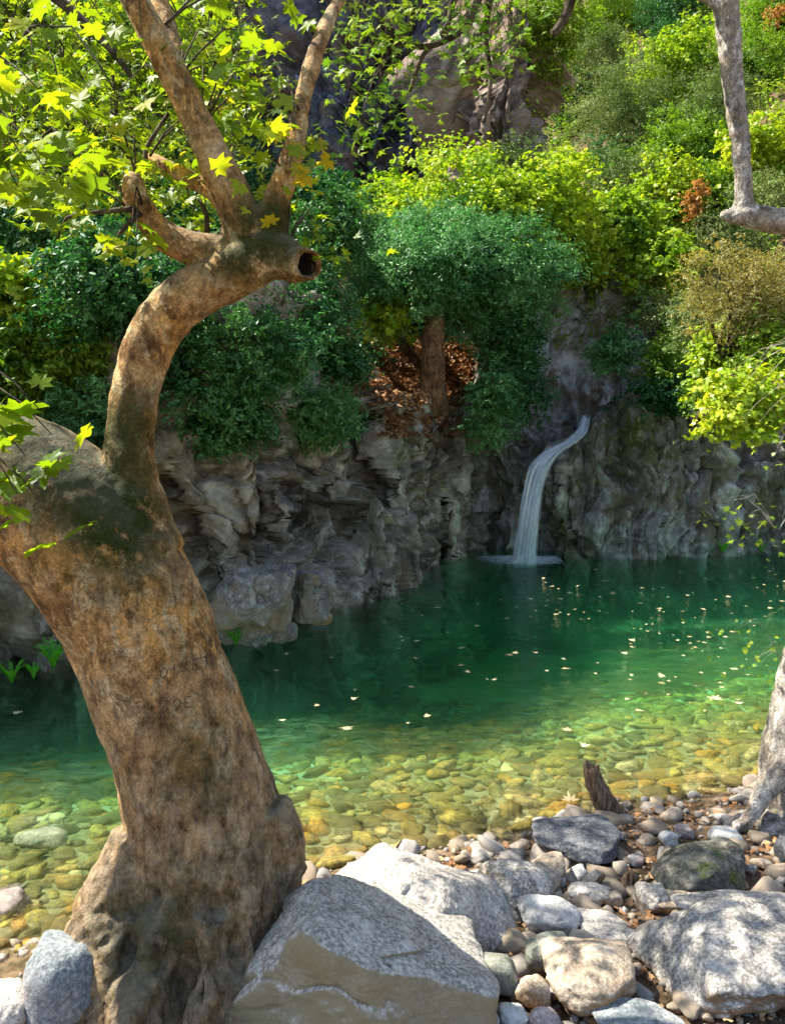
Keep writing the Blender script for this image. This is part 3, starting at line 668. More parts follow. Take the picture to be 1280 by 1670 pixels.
R('stone', 'long rust-topped stone just breaking the shallow water on the left', 'stone', (22, 1348, 112, 1388), M['r_tan'], 102, sub=4, depth=0.6)
R('stone', 'small grey stone at the foot of the broken stump', 'stone', (1016, 1392, 1052, 1416), M['r_blue'], 105, sub=3)
R('stone', 'small orange-tan stone under the front lip of the granite boulder', 'stone', (1086, 1632, 1112, 1656), M['r_tan'], 108, sub=3)
R('stone', 'tiny cream stone beside the orange-tan one under the granite boulder', 'stone', (1114, 1644, 1132, 1660), M['r_white'], 111, sub=3)
R('stone', 'buff stone right of the small orange-tan and cream ones', 'stone', (1136, 1646, 1164, 1668), M['r_tan'], 114, sub=3)
R('stone', 'tan stone wedged between the round dark stone and the olive boulder', 'stone', (742, 1590, 768, 1614), M['r_tan'], 117, sub=3)
R('stone', 'brown wedge of stone left of the lichen-patched grey rock', 'stone', (984, 1452, 1016, 1482), M['r_tan'], 118, sub=3)
R('boulder', 'big rounded blue-grey boulder at the foot of the left cliff beside the trunk', 'boulder', (340, 915, 484, 1058), M['r_cliff'], 120, Y=9.3, k=18, sub=6, npl=12, rough=2.6)
R('boulder', 'wedge-shaped brown-grey boulder leaning on the left cliff right of the rounded one', 'boulder', (458, 918, 552, 1020), M['r_cliff'], 123, Y=9.85, k=22, sub=5, npl=10, rough=2.2)
R('rock', 'low rust-brown rock at the waterline at the tip of the left cliff foot', 'rock', (486, 988, 542, 1022), M['r_tan'], 126, Y=10.1, sub=4)
R('rock', 'small grey rock at the waterline below the wedge-shaped boulder', 'rock', (436, 1010, 486, 1048), M['r_cliff'], 129, Y=9.5, sub=4)
# squared block
Yb = 5.0; c0 = at(1262, 1442, 4.75)
bm = bmesh.new(); bmesh.ops.create_cube(bm, size=1); bmesh.ops.scale(bm, vec=(0.32, 0.16, 0.12), verts=bm.verts)
bmesh.ops.bevel(bm, geom=bm.edges[:], offset=0.012, segments=2, affect='EDGES'); bmesh.ops.subdivide_edges(bm, edges=bm.edges[:], cuts=2, use_grid_fill=True)
for v in bm.verts: v.co += Vector((random.uniform(-1, 1), random.uniform(-1, 1), random.uniform(-1, 1))) * 0.003
me = bpy.data.meshes.new('stone_block'); bm.to_mesh(me); bm.free(); me.materials.append(M['r_blue'])
o = obj('stone_block', me, None, c0); o.rotation_euler = (0.03, 0.02, 0.1); tag(o, 'squared grey-blue block of stone lying at the right edge behind the granite boulder', 'stone')
# lichen disc on the grey rock is part of its material; loose shingle between the rocks
sp_, rn_ = [], []
n_dead = 0
M['shingle'] = None
t = NT('shingle'); c = t.coord(False); a_ = t.n('ShaderNodeAttribute', attribute_name='rnd').outputs['Fac']
col = t.ramp(a_, [(0.0, (0.26, 0.22, 0.17)), (0.3, (0.34, 0.27, 0.20)), (0.6, (0.42, 0.36, 0.30)), (0.85, (0.24, 0.24, 0.24)), (1.0, (0.60, 0.56, 0.50))])
col = t.mix(t.ramp(t.noise(c, 30, 4, 0.7), [(0.4, 0.0), (0.65, 0.5)]), col, (0.12, 0.09, 0.06)); t.princ(col, 0.9, t.bump(t.noise(c, 60, 4), 0.5, 0.01), 0.2)
M['shingle'] = t.m
slumps = [lump(6, 4, 50 + s, 0.7) for s in range(8)]
slump_me = [mesh_np('pebble', V, F, M['shingle'], True, rnd=np.full(len(V), 0.06 + 0.125 * i)) for i, (V, F) in enumerate([lump(8, 5, 90 + s, 0.7, 0.45) for s in range(8)])]
pk = 0
while pk < 285:
    x = rng.uniform(-1.2, 3.2); y = rng.uniform(2.7, 6.0); ys = np.interp(x, NEAR_X, NEAR_Y)
    if y > ys + 0.1 or abs(x) / y > 0.5: continue
    r = rng.choice([rng.uniform(0.03, 0.05), rng.uniform(0.05, 0.085)], p=[0.5, 0.5]); r *= 1.25; o = obj('pebble', slump_me[pk % 8], ground, (x, y, gz(x, y) + r * 0.15)); pk += 1
    o.scale = (r * rng.uniform(0.9, 1.5), r * rng.uniform(0.8, 1.1), r * rng.uniform(0.7, 1.1)); o.rotation_euler = (rng.normal(0, .3), rng.normal(0, .3), rng.uniform(0, 6.28))
for _ in range(3600):
    x = rng.uniform(-2.2, 3.2); y = rng.uniform(2.4, 6.1); ys = np.interp(x, NEAR_X, NEAR_Y)
    if y > ys + 0.15 or abs(x) / y > 0.56: continue
    r = rng.choice([rng.uniform(0.006, 0.016), rng.uniform(0.016, 0.034), rng.uniform(0.034, 0.06)], p=[0.55, 0.36, 0.09]); V, F = slumps[_ % 8]; a = rng.uniform(0, 6.3)
    V = V * r * rng.uniform(0.7, 1.2, 3); ca, sa = math.cos(a), math.sin(a); z = gz(x, y) + r * 0.25
    sp_.append((np.stack([V[:, 0] * ca - V[:, 1] * sa + x, V[:, 0] * sa + V[:, 1] * ca + y, V[:, 2] + z], 1), F)); rn_.append(np.full(len(V), rng.random()))
V, F = join(sp_); obj('gravel', mesh_np('gravel', V, F, M['shingle'], True, rnd=np.concatenate(rn_)), label='loose pebbles and grit between the foreground rocks', kind='stuff')

# ------------------------------------------------------------------ leaves
def plane_leaf(detail=2, seed=0):
    r = random.Random(seed)
    if detail == 2: prof = [(-162, .42), (-142, .62), (-124, .46), (-106, .62), (-90, .92), (-76, .66), (-62, .54), (-50, .70), (-40, .82), (-30, 1.05), (-20, .76), (-13, .78), (-8, .98), (0, 1.25)]
    else: prof = [(-150, .45), (-118, .33), (-88, .85), (-60, .38), (-32, .95), (-16, .5), (0, 1.2)]
    pts = []
    for a, d in prof: pts.append((a, d * r.uniform(0.9, 1.1)))
    for a, d in prof[-2::-1]: pts.append((-a, d * r.uniform(0.9, 1.1)))
    V = [(0, 0, 0)]
    for a, d in pts:
        t_ = math.radians(a); x, y = math.sin(t_) * d, math.cos(t_) * d
        V.append((x * 0.5, y * 0.5, -0.10 * d * d * r.uniform(0.5, 1.3) + 0.05 * abs(math.sin(t_ * 2.5))))
    F = [(0, i, i + 1) for i in range(1, len(V) - 1)]
    return np.array(V), np.array(F)
def oval_leaf(w=0.5):
    return np.array([(0, -.5, 0), (w / 2, 0, .06), (0, .5, -.06), (-w / 2, 0, .06)]), np.array([(0, 1, 2), (0, 2, 3)])
def tri_lobe():
    V = np.array([(0, -.4, 0), (.45, -.15, .03), (.2, .05, .05), (.3, .45, -.06), (0, .6, -.1), (-.3, .45, -.06), (-.2, .05, .05), (-.45, -.15, .03)])
    return V, np.array([(0, 1, 2), (0, 2, 6), (0, 6, 7), (2, 3, 4), (2, 4, 6), (4, 5, 6)])
SH = {'plane2': plane_leaf(2, 3), 'plane1': plane_leaf(1, 4), 'oval': oval_leaf(0.5), 'slim': oval_leaf(0.26), 'round': oval_leaf(0.75), 'lobe': tri_lobe()}
def leaf_cloud(C, Nrm, size, shape, rg, rnd=None):
    V0, F0 = SH[shape]; n = len(C)
    N = Nrm / np.maximum(np.linalg.norm(Nrm, axis=1), 1e-6)[:, None]
    A = rg.normal(size=(n, 3)); U = np.cross(N, A); U /= np.maximum(np.linalg.norm(U, axis=1), 1e-6)[:, None]; B = np.cross(N, U)
    V = C[:, None, :] + size[:, None, None] * (V0[None, :, 0:1] * U[:, None, :] + V0[None, :, 1:2] * B[:, None, :] + V0[None, :, 2:3] * N[:, None, :])
    F = F0[None] + (np.arange(n) * len(V0))[:, None, None]
    if rnd is None: rnd = rg.random(n)
    return V.reshape(-1, 3), F.reshape(-1, 3), np.repeat(rnd, len(V0))

STY = {  # shape, leaf size, material, leaf density (per m2 of clump shell), clump size factor
    'lime': ('lobe', 0.115, 'lime', 240, 0.26), 'green': ('oval', 0.085, 'green', 520, 0.24), 'dark': ('oval', 0.07, 'dark', 620, 0.24),
    'teal': ('slim', 0.10, 'teal', 620, 0.26), 'grey': ('oval', 0.06, 'grey', 700, 0.22), 'tan': ('slim', 0.075, 'tan', 520, 0.25),
    'fig': ('lobe', 0.15, 'lime', 120, 0.22), 'rust': ('oval', 0.08, 'rust', 420, 0.3)}
def crown_mesh(name, blobs, sty, seed, dens=1.0, leaf=1.0, flat=0.65):
    shp, sz, mt, dn, cf = STY[sty]; sz = sz * leaf; dn = dn * dens / (leaf * leaf); rg = np.random.default_rng(seed)
    Cs, Ns, Ss, Rn = [], [], [], []; centers = []
    for (c, r) in blobs:
        c = np.array(c); r = np.array(r); m = float(np.cbrt(np.prod(r))); area = 4 * math.pi * m * m
        cr = max(cf * m * 1.1, 0.13); k = max(6, int(area / (cr * cr) * 0.62))
        U = rg.normal(size=(k, 3)); U /= np.linalg.norm(U, axis=1)[:, None]
        rad = rg.uniform(0.35, 1.3, k) ** 0.7; cc = c + U * r * rad[:, None]
        for i in range(k):
            q = cr * rg.uniform(0.45, 1.45); n = int(dn * q * q * 2.1) + 4
            m_ = max(4, n // 11); D_ = rg.normal(size=(m_, 3)) + U[i] * 0.7 + np.array([0, 0, 0.25]); D_ /= np.linalg.norm(D_, axis=1)[:, None]
            L_ = q * rg.uniform(0.6, 2.1, m_) * np.where(rg.random(m_) < 0.1, 1.8, 1.0); wh = rg.integers(0, m_, n); tq = rg.uniform(0.05, 1.0, n) ** 0.7
            W_ = D_[wh]; lo = cc[i] + W_ * (L_[wh] * tq)[:, None] * np.array([1, 1, flat]) + rg.normal(size=(n, 3)) * q * 0.13
            lo[:, 2] -= 0.25 * q * tq * tq
            Cs.append(lo); Ns.append(W_ * 0.7 + np.array([0, 0, 0.7]) + rg.normal(size=(n, 3)) * 0.55)
            Ss.append(sz * rg.uniform(0.6, 1.25, n)); Rn.append(np.clip(rg.normal(0.5 + 0.25 * (rg.random() - 0.5), 0.2, n), 0, 1))
            if i % 3 == 0: centers.append(cc[i])
    C = np.concatenate(Cs); V, F, rn = leaf_cloud(C, np.concatenate(Ns), np.concatenate(Ss), shp, rg, np.concatenate(Rn))
    return mesh_np(name, V, F, M[mt], False, rnd=rn), centers, len(F)
M['bark_bg'] = bark_mat('hill_bark', [(0.04, 0.03, 0.02), (0.10, 0.075, 0.05), (0.17, 0.13, 0.09), (0.28, 0.23, 0.17)])
TRI = 0
def plant(label, px, py, w, h, sty, seed, cat='bush', name='bush', Y=None, dens=1.0, leaf=1.0, nb=5, base=None, depth=0.8, trunk=0.05, fwd=0.35, group=None):
    """crown centred on the photo point, at the depth of the slope below it; trunk reaches the ground"""
    global TRI
    rg = np.random.default_rng(seed)
    hp = hit(px, min(py + h * 0.15, 1100))[0]
    if Y is None:
        hh = hit(px, min(py + h * 0.22, 1100)); hp = hh[0]; Y = hp.y
        Y = max(Y - fwd * w / 2 * mpp(px, py, Y), 5)
    s = mpp(px, py, Y); c = at(px, py, Y); rx, rz = w / 2 * s, h / 2 * s; ry = depth * rx
    blobs = []
    for i in range(nb):
        if nb == 1: o = np.zeros(3); f = 1.0
        else:
            o = rg.normal(size=3); o /= np.linalg.norm(o); o *= rg.uniform(0.35, 0.62); f = rg.uniform(0.42, 0.62)
            if i == 0: o *= 0.2; f = 0.68
        blobs.append(((c.x + o[0] * rx, c.y + o[1] * ry, c.z + o[2] * rz), (rx * f, ry * f, rz * f)))
    if base is None and hp is not None: bx, by, bz = hp.x, hp.y + 0.1, hp.z - 0.05
    else:
        bx, by = (c.x + rx * 0.1, c.y + ry * 0.35) if base is None else base
        bz = drop(bx, by, max(c.z + 0.2, gz(bx, by) + 3)) - 0.05
    root = thing(name, label, cat, (bx, by, bz), group)
    me, cen, nf = crown_mesh('crown', blobs, sty, seed, dens, leaf); TRI += nf
    me.transform(Matrix.Translation((-bx, -by, -bz))); obj('crown', me, root)
    tr = []
    fork = Vector((bx, by, bz)).lerp(c, 0.45) + Vector((rg.normal() * .1, rg.normal() * .1, 0))
    hgt = max((c - Vector((bx, by, bz))).length, 0.3); r0 = min(max(trunk, 0.03) * max(hgt, 0.7) * 0.7, 0.12)
    tr.append(tube_t([(bx, by, bz - 0.1), fork, c + Vector((0, 0, rz * 0.2))], [r0, r0 * 0.7, r0 * 0.3], 7, 0.25))
    rg.shuffle(cen)
    for q in cen[:14]:
        q = Vector(q); mid = fork.lerp(q, 0.5) + Vector((rg.normal() * .1, rg.normal() * .1, 0.08)) * rx
        tr.append(tube_t([fork, mid, q], [r0 * 0.45, r0 * 0.28, r0 * 0.1], 5, 0.4))
    V, F = join(tr); V = V - np.array([bx, by, bz]); obj('trunk', mesh_np('trunk', V, F, M['bark_bg']), root)
    return root

PL = plant
T_ = dict(cat='tree', name='tree')
# the slope behind the fall
PL('broad sunlit lime-yellow tree standing above the waterfall in front of the crag', 800, 378, 460, 180, 'lime', 1, nb=11, Y=17.6, dens=1.25, leaf=0.78, **T_)
PL('lime-green tree joining the broad yellow tree on its right, above the stream chute', 990, 375, 160, 150, 'lime', 2, nb=5, Y=18.2, leaf=0.8, **T_)
PL('small bright lime bush at the left end of the broad yellow tree', 625, 330, 130, 120, 'lime', 3, nb=4, Y=18.2)
PL('blue-green evergreen tree in front of the yellow tree with a dense rounded crown', 735, 450, 345, 220, 'teal', 4, nb=14, Y=15.6, leaf=0.8, dens=1.2, **T_)
PL('dark evergreen between the blue-green tree and the stream chute', 835, 545, 120, 200, 'dark', 5, nb=6, Y=15.6, **T_)
PL('drooping blue-green bush hanging over the cliff lip left of the waterfall', 800, 670, 120, 150, 'teal', 6, nb=5, Y=14.3)
PL('dark hanging bush above the shaded recess beside the waterfall', 850, 640, 100, 130, 'dark', 7, nb=4, Y=15.3)
PL('small yellow-green bush at the top of the leaf-littered slope', 640, 520, 130, 75, 'lime', 8, nb=4, Y=15.2)
PL('bright green fig-leaved bush growing on the right side of the stream chute', 1012, 575, 90, 100, 'teal', 9, nb=4, Y=15.9, leaf=1.1)
PL('leafy green bush above the mossy rock right of the chute bush', 1095, 590, 110, 120, 'green', 10, nb=4, Y=15.6)
PL('dark green bush spreading along the top of the mossy right cliff', 1080, 650, 150, 90, 'dark', 11, nb=4, Y=15.3)
PL('yellow-green sapling beneath the rust-tinted one on the right slope', 1085, 430, 120, 130, 'lime', 12, nb=4, Y=17.5)
PL('olive bush left of the bare grey rock on the right slope', 1050, 500, 90, 80, 'grey', 13, nb=3, Y=17.2)
# right slope
rs = [('pale-leaved tree overhanging the right cliff, its lower boughs near the pool', 1225, 655, 150, 150, 'fig', 9.5), ('yellow-green leafy bough above the pale-leaved one at the right edge', 1250, 560, 110, 130, 'green', 10.2), ('olive sapling between the brownish tree and the right cliff', 1130, 520, 90, 120, 'grey', 14.0), ('dry brownish tree under the horizontal branch at the right edge', 1215, 470, 180, 190, 'tan', 10.5),
      ('light green bush drooping in front of the right cliff top', 1175, 575, 100, 110, 'lime', 12.5), ('yellow-tipped bush right of the chute, under the brownish tree', 1160, 640, 90, 80, 'green', 13.5)]
for i, (lb, px, py, w, h, st, Y) in enumerate(rs):
    PL(lb, px, py, w, h, st, 20 + i, nb=9, leaf=0.5 if st == 'fig' else 0.7, Y=Y, base=(at(px, py, Y).x + 1.2, 15.9) if Y > 12 else (Y * 0.55, 15.6), dens=0.6, trunk=0.02, **T_)
hill = [('grey-green oak right beside the crag spur', 960, 130, 130, 140, 'grey'), ('bright green tree left of the oak, topping the crag spur', 880, 40, 130, 90, 'green'),
        ('pale grey-green tree below the dark gap high on the right slope', 1010, 210, 150, 160, 'grey'), ('dark teal tree beside the foot of the crag spur', 930, 170, 70, 110, 'dark'),
        ('sunlit yellow-green tree between the two right-hand stems of shade', 1110, 130, 130, 150, 'lime'), ('rounded olive-green tree left of the upright stem', 1120, 250, 140, 130, 'green'),
        ('grey-leaved tree just above the lime tree by the stream', 1020, 300, 120, 110, 'grey'), ('light green tree directly left of the bare fork', 1110, 340, 130, 110, 'lime'),
        ('green tree at the top edge over the grey oak', 1000, 30, 150, 110, 'green'), ('dark tree at the top edge left of the upright stem', 1090, 20, 110, 90, 'dark'),
        ('bright green tree right of the upright stem near the top', 1240, 110, 130, 120, 'green'), ('lime tree right of the upright stem at middle height', 1250, 240, 130, 140, 'lime'),
        ('olive tree at the right edge just above the horizontal branch', 1255, 330, 110, 90, 'grey'), ('tree with dull green crown in the top right corner', 1250, 30, 140, 90, 'green'),
        ('small dark tree between the oak and the crag foot', 985, 275, 70, 90, 'dark'), ('green bush rising behind the right end of the yellow tree', 1060, 380, 90, 90, 'green'),
        ('dusty green bush at the foot of the crag spur behind the yellow tree', 850, 262, 110, 50, 'grey'), 
        ('green tree seen behind the upright stem', 1180, 190, 120, 150, 'grey'), ('grey bush under the bare fork', 1180, 400, 110, 90, 'grey'),
        ('dark pocket bush between the right-hand trees below the top edge', 1075, 100, 80, 90, 'dark'), ('green crown between the olive tree and the brown one', 1150, 310, 90, 90, 'green')]
for i, (lb, px, py, w, h, st) in enumerate(hill):
    PL(lb, px, py, w * 1.3, h * 1.3, st, 60 + i, nb=6, dens=0.66, leaf=1.0, fwd=0.2, **T_)
PL('rust-orange sapling on the right slope left of the bare fork', 1133, 325, 44, 70, 'rust', 95, nb=3, trunk=0.01, leaf=1.2, fwd=6)
PL('small orange-leaved bush in the top right corner', 1262, 28, 40, 40, 'rust', 96, nb=2, trunk=0.01, leaf=1.2, fwd=6)
# left slope
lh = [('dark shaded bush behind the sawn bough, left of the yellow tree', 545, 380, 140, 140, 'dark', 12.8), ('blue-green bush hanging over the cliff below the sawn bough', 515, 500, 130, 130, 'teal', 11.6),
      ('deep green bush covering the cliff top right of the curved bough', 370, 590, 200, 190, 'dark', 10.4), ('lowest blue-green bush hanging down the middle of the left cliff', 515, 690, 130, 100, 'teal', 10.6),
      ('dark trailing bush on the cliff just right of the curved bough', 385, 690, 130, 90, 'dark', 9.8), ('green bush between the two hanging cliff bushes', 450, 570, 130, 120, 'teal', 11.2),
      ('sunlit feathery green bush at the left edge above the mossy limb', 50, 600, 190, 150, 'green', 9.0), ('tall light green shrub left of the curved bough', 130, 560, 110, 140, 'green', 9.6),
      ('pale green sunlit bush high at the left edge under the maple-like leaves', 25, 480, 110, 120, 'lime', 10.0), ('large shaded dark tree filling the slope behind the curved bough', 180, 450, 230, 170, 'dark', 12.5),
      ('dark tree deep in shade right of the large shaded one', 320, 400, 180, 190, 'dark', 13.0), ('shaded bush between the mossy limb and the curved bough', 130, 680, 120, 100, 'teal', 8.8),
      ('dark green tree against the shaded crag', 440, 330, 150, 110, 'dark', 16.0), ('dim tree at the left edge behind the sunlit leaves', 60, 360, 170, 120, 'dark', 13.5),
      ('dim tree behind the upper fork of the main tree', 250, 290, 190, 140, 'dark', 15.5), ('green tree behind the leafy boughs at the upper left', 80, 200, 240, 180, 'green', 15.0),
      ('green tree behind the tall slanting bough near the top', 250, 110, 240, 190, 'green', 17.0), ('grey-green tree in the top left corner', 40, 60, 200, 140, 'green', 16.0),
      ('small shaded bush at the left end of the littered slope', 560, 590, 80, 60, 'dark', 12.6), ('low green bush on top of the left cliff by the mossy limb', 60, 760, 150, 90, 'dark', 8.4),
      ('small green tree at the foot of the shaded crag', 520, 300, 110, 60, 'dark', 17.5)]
for i, (lb, px, py, w, h, st, Y) in enumerate(lh):
    c0 = at(px, py, Y); by = c0.y + 0.5; 
    while drop(c0.x, by) < c0.z - 1.6 and by < c0.y + 5: by += 0.25
    kw = T_ if w > 150 else {}
    hh = hit(px, py)[0].y
    PL(lb, px, py, w * 1.25, h * 1.2, st, 120 + i, nb=7, Y=None if abs(hh - Y) < 3.5 else Y, leaf=0.9 if Y < 11 else 1.1, dens=0.9, **kw)
for nm, sty, n_, box, keep, lb in (
        ('undergrowth', 'green', 430, (840, -10, 1290, 560), lambda p: p.y > 16.5, 'mixed green scrub covering the sunlit right slope between the trees'),
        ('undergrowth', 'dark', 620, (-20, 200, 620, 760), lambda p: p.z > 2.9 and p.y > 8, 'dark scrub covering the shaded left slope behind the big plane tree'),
        ('undergrowth', 'grey', 160, (560, 180, 960, 520), lambda p: p.y > 15.6 and p.z < 7.6, 'scrub at the foot of the crag behind the yellow tree')):
    shp, sz, mt, dn, cf = STY[sty]; rg = np.random.default_rng(len(lb)); Cs, Ns, Ss, Rn = [], [], [], []
    for i in range(n_):
        hh = hit(rg.uniform(box[0], box[2]), rg.uniform(box[1], box[3]))
        if hh is None or hh[0].y > 45 or not keep(hh[0]) or hh[2].z < 0.25: continue
        p = np.array(hh[0]); q = rg.uniform(0.25, 0.6) * (0.6 + hh[0].y / 30); n = int(150 * rg.uniform(0.6, 1.3)); r0_ = rg.random()
        m_ = 9; D_ = rg.normal(size=(m_, 3)) + [0, 0, 0.8]; D_ /= np.linalg.norm(D_, axis=1)[:, None]; wh = rg.integers(0, m_, n); tq = rg.uniform(0.1, 1, n)
        Cs.append(p + D_[wh] * (q * 1.3 * tq)[:, None] + rg.normal(size=(n, 3)) * q * 0.2); Ns.append(D_[wh] + rg.normal(size=(n, 3)) * 0.6 + [0, 0, .5])
        Ss.append(sz * (0.6 + hh[0].y / 28) * rg.uniform(0.6, 1.25, n)); Rn.append(np.clip(rg.normal(r0_, 0.15, n), 0, 1))
    V, F, rn = leaf_cloud(np.concatenate(Cs), np.concatenate(Ns), np.concatenate(Ss), shp, rg, np.concatenate(Rn)); TRI += len(F)
    obj(nm, mesh_np(nm, V, F, M[mt], False, rnd=rn), label=lb, kind='stuff')
print('crown tris', TRI)
# tree trunk of the littered slope
tr = thing('old_tree', 'stout rust-brown trunk rising from the leaf-littered slope under the evergreen', 'tree', at(706, 640, 14.6))
b0 = at(706, 650, 14.6); V, F = tube_t([b0 + Vector((0, 0, -.3)), at(706, 600, 14.6), at(706, 555, 14.7), at(712, 500, 15.0)], [0.27, 0.20, 0.18, 0.13], 14, 0.08)
V = V + 0.03 * np.stack([fbm(V * 4, 3, 1), fbm(V * 4, 3, 2), 0 * V[:, 0]], 1) - np.array(b0 + Vector((0, 0, 0)) + (at(706, 640, 14.6) - b0))
M['bark_rust'] = bark_mat('rusty_bark', [(0.07, 0.04, 0.02), (0.18, 0.09, 0.04), (0.26, 0.14, 0.06), (0.32, 0.22, 0.12)])
obj('trunk', mesh_np('trunk', V, F, M['bark_rust']), tr)

# leaf litter on the slope and between rocks
Cs = []
for _ in range(11000):
    px, py = rng.uniform(560, 770), rng.uniform(540, 715); hh = hit(px, py)
    if hh and 10.5 < hh[0].y < 23 and hh[2].z > 0.1: Cs.append(tuple(hh[0] + Vector((0, 0, 0.02))))
nlit = len(Cs)
C = np.array(Cs); V, F, rn = leaf_cloud(C, rng.normal(size=(len(C), 3)) * 0.5 + [0, 0, 1], rng.uniform(0.06, 0.13, len(C)), 'lobe', rng)
obj('leaf_litter', mesh_np('leaf_litter', V, F, M['litter'], False, rnd=rn), label='rust-coloured dry leaves covering the slope above the cliff', kind='stuff')
Cs = []
for _ in range(3200):
    x = rng.uniform(-1.0, 3.2); y = rng.uniform(2.6, 6.0)
    if y > np.interp(x, NEAR_X, NEAR_Y) - 0.1: continue
    Cs.append((x, y, gz(x, y) + rng.uniform(0.01, 0.035)))
C = np.array(Cs); V, F, rn = leaf_cloud(C, rng.normal(size=(len(C), 3)) * 0.4 + [0, 0, 1], rng.uniform(0.02, 0.05, len(C)), 'lobe', rng)
obj('fallen_leaves', mesh_np('fallen_leaves', V, F, M['litter'], False, rnd=rn), label='crumbled dry leaves lying between the foreground rocks', kind='stuff')

# ------------------------------------------------------------------ the big plane tree
def remeshed(name, parts, voxel, mat, disp, smooth_iter=6):
    V, F = join(parts); tmp = mesh_np('tmp', V, F); o = bpy.data.objects.new('tmp', tmp); COL.objects.link(o)
    m = o.modifiers.new('r', 'REMESH'); m.mode = 'VOXEL'; m.voxel_size = voxel; m.use_smooth_shade = True
    m2 = o.modifiers.new('s', 'SMOOTH'); m2.iterations = smooth_iter; m2.factor = 0.5
    dg = bpy.context.evaluated_depsgraph_get(); ev = o.evaluated_get(dg); me = bpy.data.meshes.new_from_object(ev)
    bpy.data.objects.remove(o); nV = len(me.vertices)
    V = np.empty(nV * 3); me.vertices.foreach_get('co', V); V = V.reshape(-1, 3)
    N = np.empty(nV * 3, np.float32); me.vertices.foreach_get('normal', N); N = N.reshape(-1, 3)
    V = V + N * disp(V, N)[:, None]; me.vertices.foreach_set('co', V.astype(np.float32).ravel()); me.name = name
    me.materials.clear(); me.materials.append(mat); me.update(); return me
TY = 3.75
def pp(L, Y=TY):                     # list of (px, py, r_px[, Y]) -> points, radii in metres
    P, R_ = [], []
    for q in L:
        y = q[3] if len(q) > 3 else Y
        P.append(at(q[0], q[1], y)); R_.append(q[2] * mpp(q[0], q[1], y))
    return P, R_
def tt(L, Y=TY, seg=20, step=0.06): 
    P, R_ = pp(L, Y); return tube_t(P, R_, seg, step)
tparts = [
    tt([(322, 1780, 175, 3.65), (320, 1660, 158, 3.65), (325, 1560, 145), (333, 1480, 144), (340, 1400, 132), (322, 1300, 120), (294, 1200, 116), (256, 1100, 114), (222, 1010, 118), (176, 930, 120), (120, 860, 122), (60, 810, 120), (-20, 770, 112), (-140, 715, 100), (-300, 640, 85), (-460, 520, 70)], seg=28),
    tt([(222, 900, 80), (212, 830, 62), (212, 760, 44), (215, 690, 39), (225, 620, 38), (246, 557, 40), (284, 504, 41), (336, 467, 40), (388, 440, 44), (432, 415, 44), (460, 420, 37), (480, 427, 31)], seg=24),
    tt([(420, 420, 40), (398, 370, 34), (385, 335, 31), (355, 270, 30), (325, 205, 28), (292, 138, 26), (256, 68, 25), (216, -10, 24), (165, -120, 22), (110, -260, 18, 3.9), (60, -420, 12, 4.1)]),
    tt([(310, 175, 20, 3.85), (285, 95, 19, 4.0), (264, 20, 18, 4.1), (250, -60, 17, 4.2), (260, -220, 12, 4.4), (300, -360, 8, 4.6)]),
    tt([(438, 390, 32), (448, 340, 24), (466, 290, 22), (482, 235, 18), (490, 180, 15, 3.8), (503, 125, 14, 3.9), (524, 62, 13, 4.0), (545, 15, 11, 4.2), (590, -70, 9, 4.5), (680, -170, 7, 5.0)]),
    tt([(408, 408, 28), (350, 408, 25), (300, 400, 26), (258, 375, 25), (230, 338, 23, 3.7), (218, 305, 21, 3.7), (222, 285, 14, 3.72)]),
    tt([(400, 372, 22, 3.85), (350, 315, 16, 3.95), (305, 290, 15, 4.0), (268, 272, 13, 4.0), (245, 255, 10, 4.05)]),
    # roots
    tt([(250, 1380, 70, 3.68), (205, 1470, 66, 3.6), (168, 1550, 60, 3.5), (135, 1640, 50, 3.38), (110, 1760, 42, 3.25)]),
    tt([(345, 1500, 34, 3.42), (330, 1580, 24, 3.3), (318, 1660, 20, 3.2), (300, 1740, 16, 3.1)]), tt([(280, 1470, 30, 3.45), (235, 1560, 24, 3.34), (215, 1640, 20, 3.24), (205, 1730, 16, 3.15)]),
    tt([(395, 1470, 30, 3.5), (402, 1560, 26, 3.42), (385, 1650, 24, 3.32), (390, 1740, 18, 3.25)]), tt([(215, 1500, 24, 3.46), (180, 1580, 20, 3.36), (165, 1680, 15, 3.25)]),
    tt([(230, 1400, 60, 3.72), (195, 1500, 62, 3.62), (165, 1590, 55, 3.5), (150, 1700, 45, 3.4)]),
    tt([(300, 1480, 80, 3.6), (262, 1580, 62, 3.45), (240, 1650, 40, 3.3), (215, 1720, 26, 3.2)]),
    tt([(380, 1430, 62, 3.6), (378, 1520, 50, 3.48), (352, 1600, 44, 3.4), (345, 1700, 34, 3.3)]),
    tt([(430, 1330, 46, 3.72), (452, 1370, 40, 3.72), (448, 1440, 44, 3.75), (420, 1510, 38, 3.8), (440, 1600, 30, 3.8)]),
    tt([(300, 1545, 20, 3.42), (262, 1600, 15, 3.3), (215, 1655, 13, 3.15), (180, 1720, 12, 3.05)]),
    tt([(240, 1560, 34, 3.42), (205, 1625, 24, 3.3), (190, 1700, 18, 3.2)]),
    tt([(180, 1550, 40, 3.55), (150, 1620, 38, 3.4), (125, 1720, 34, 3.3)]),
]
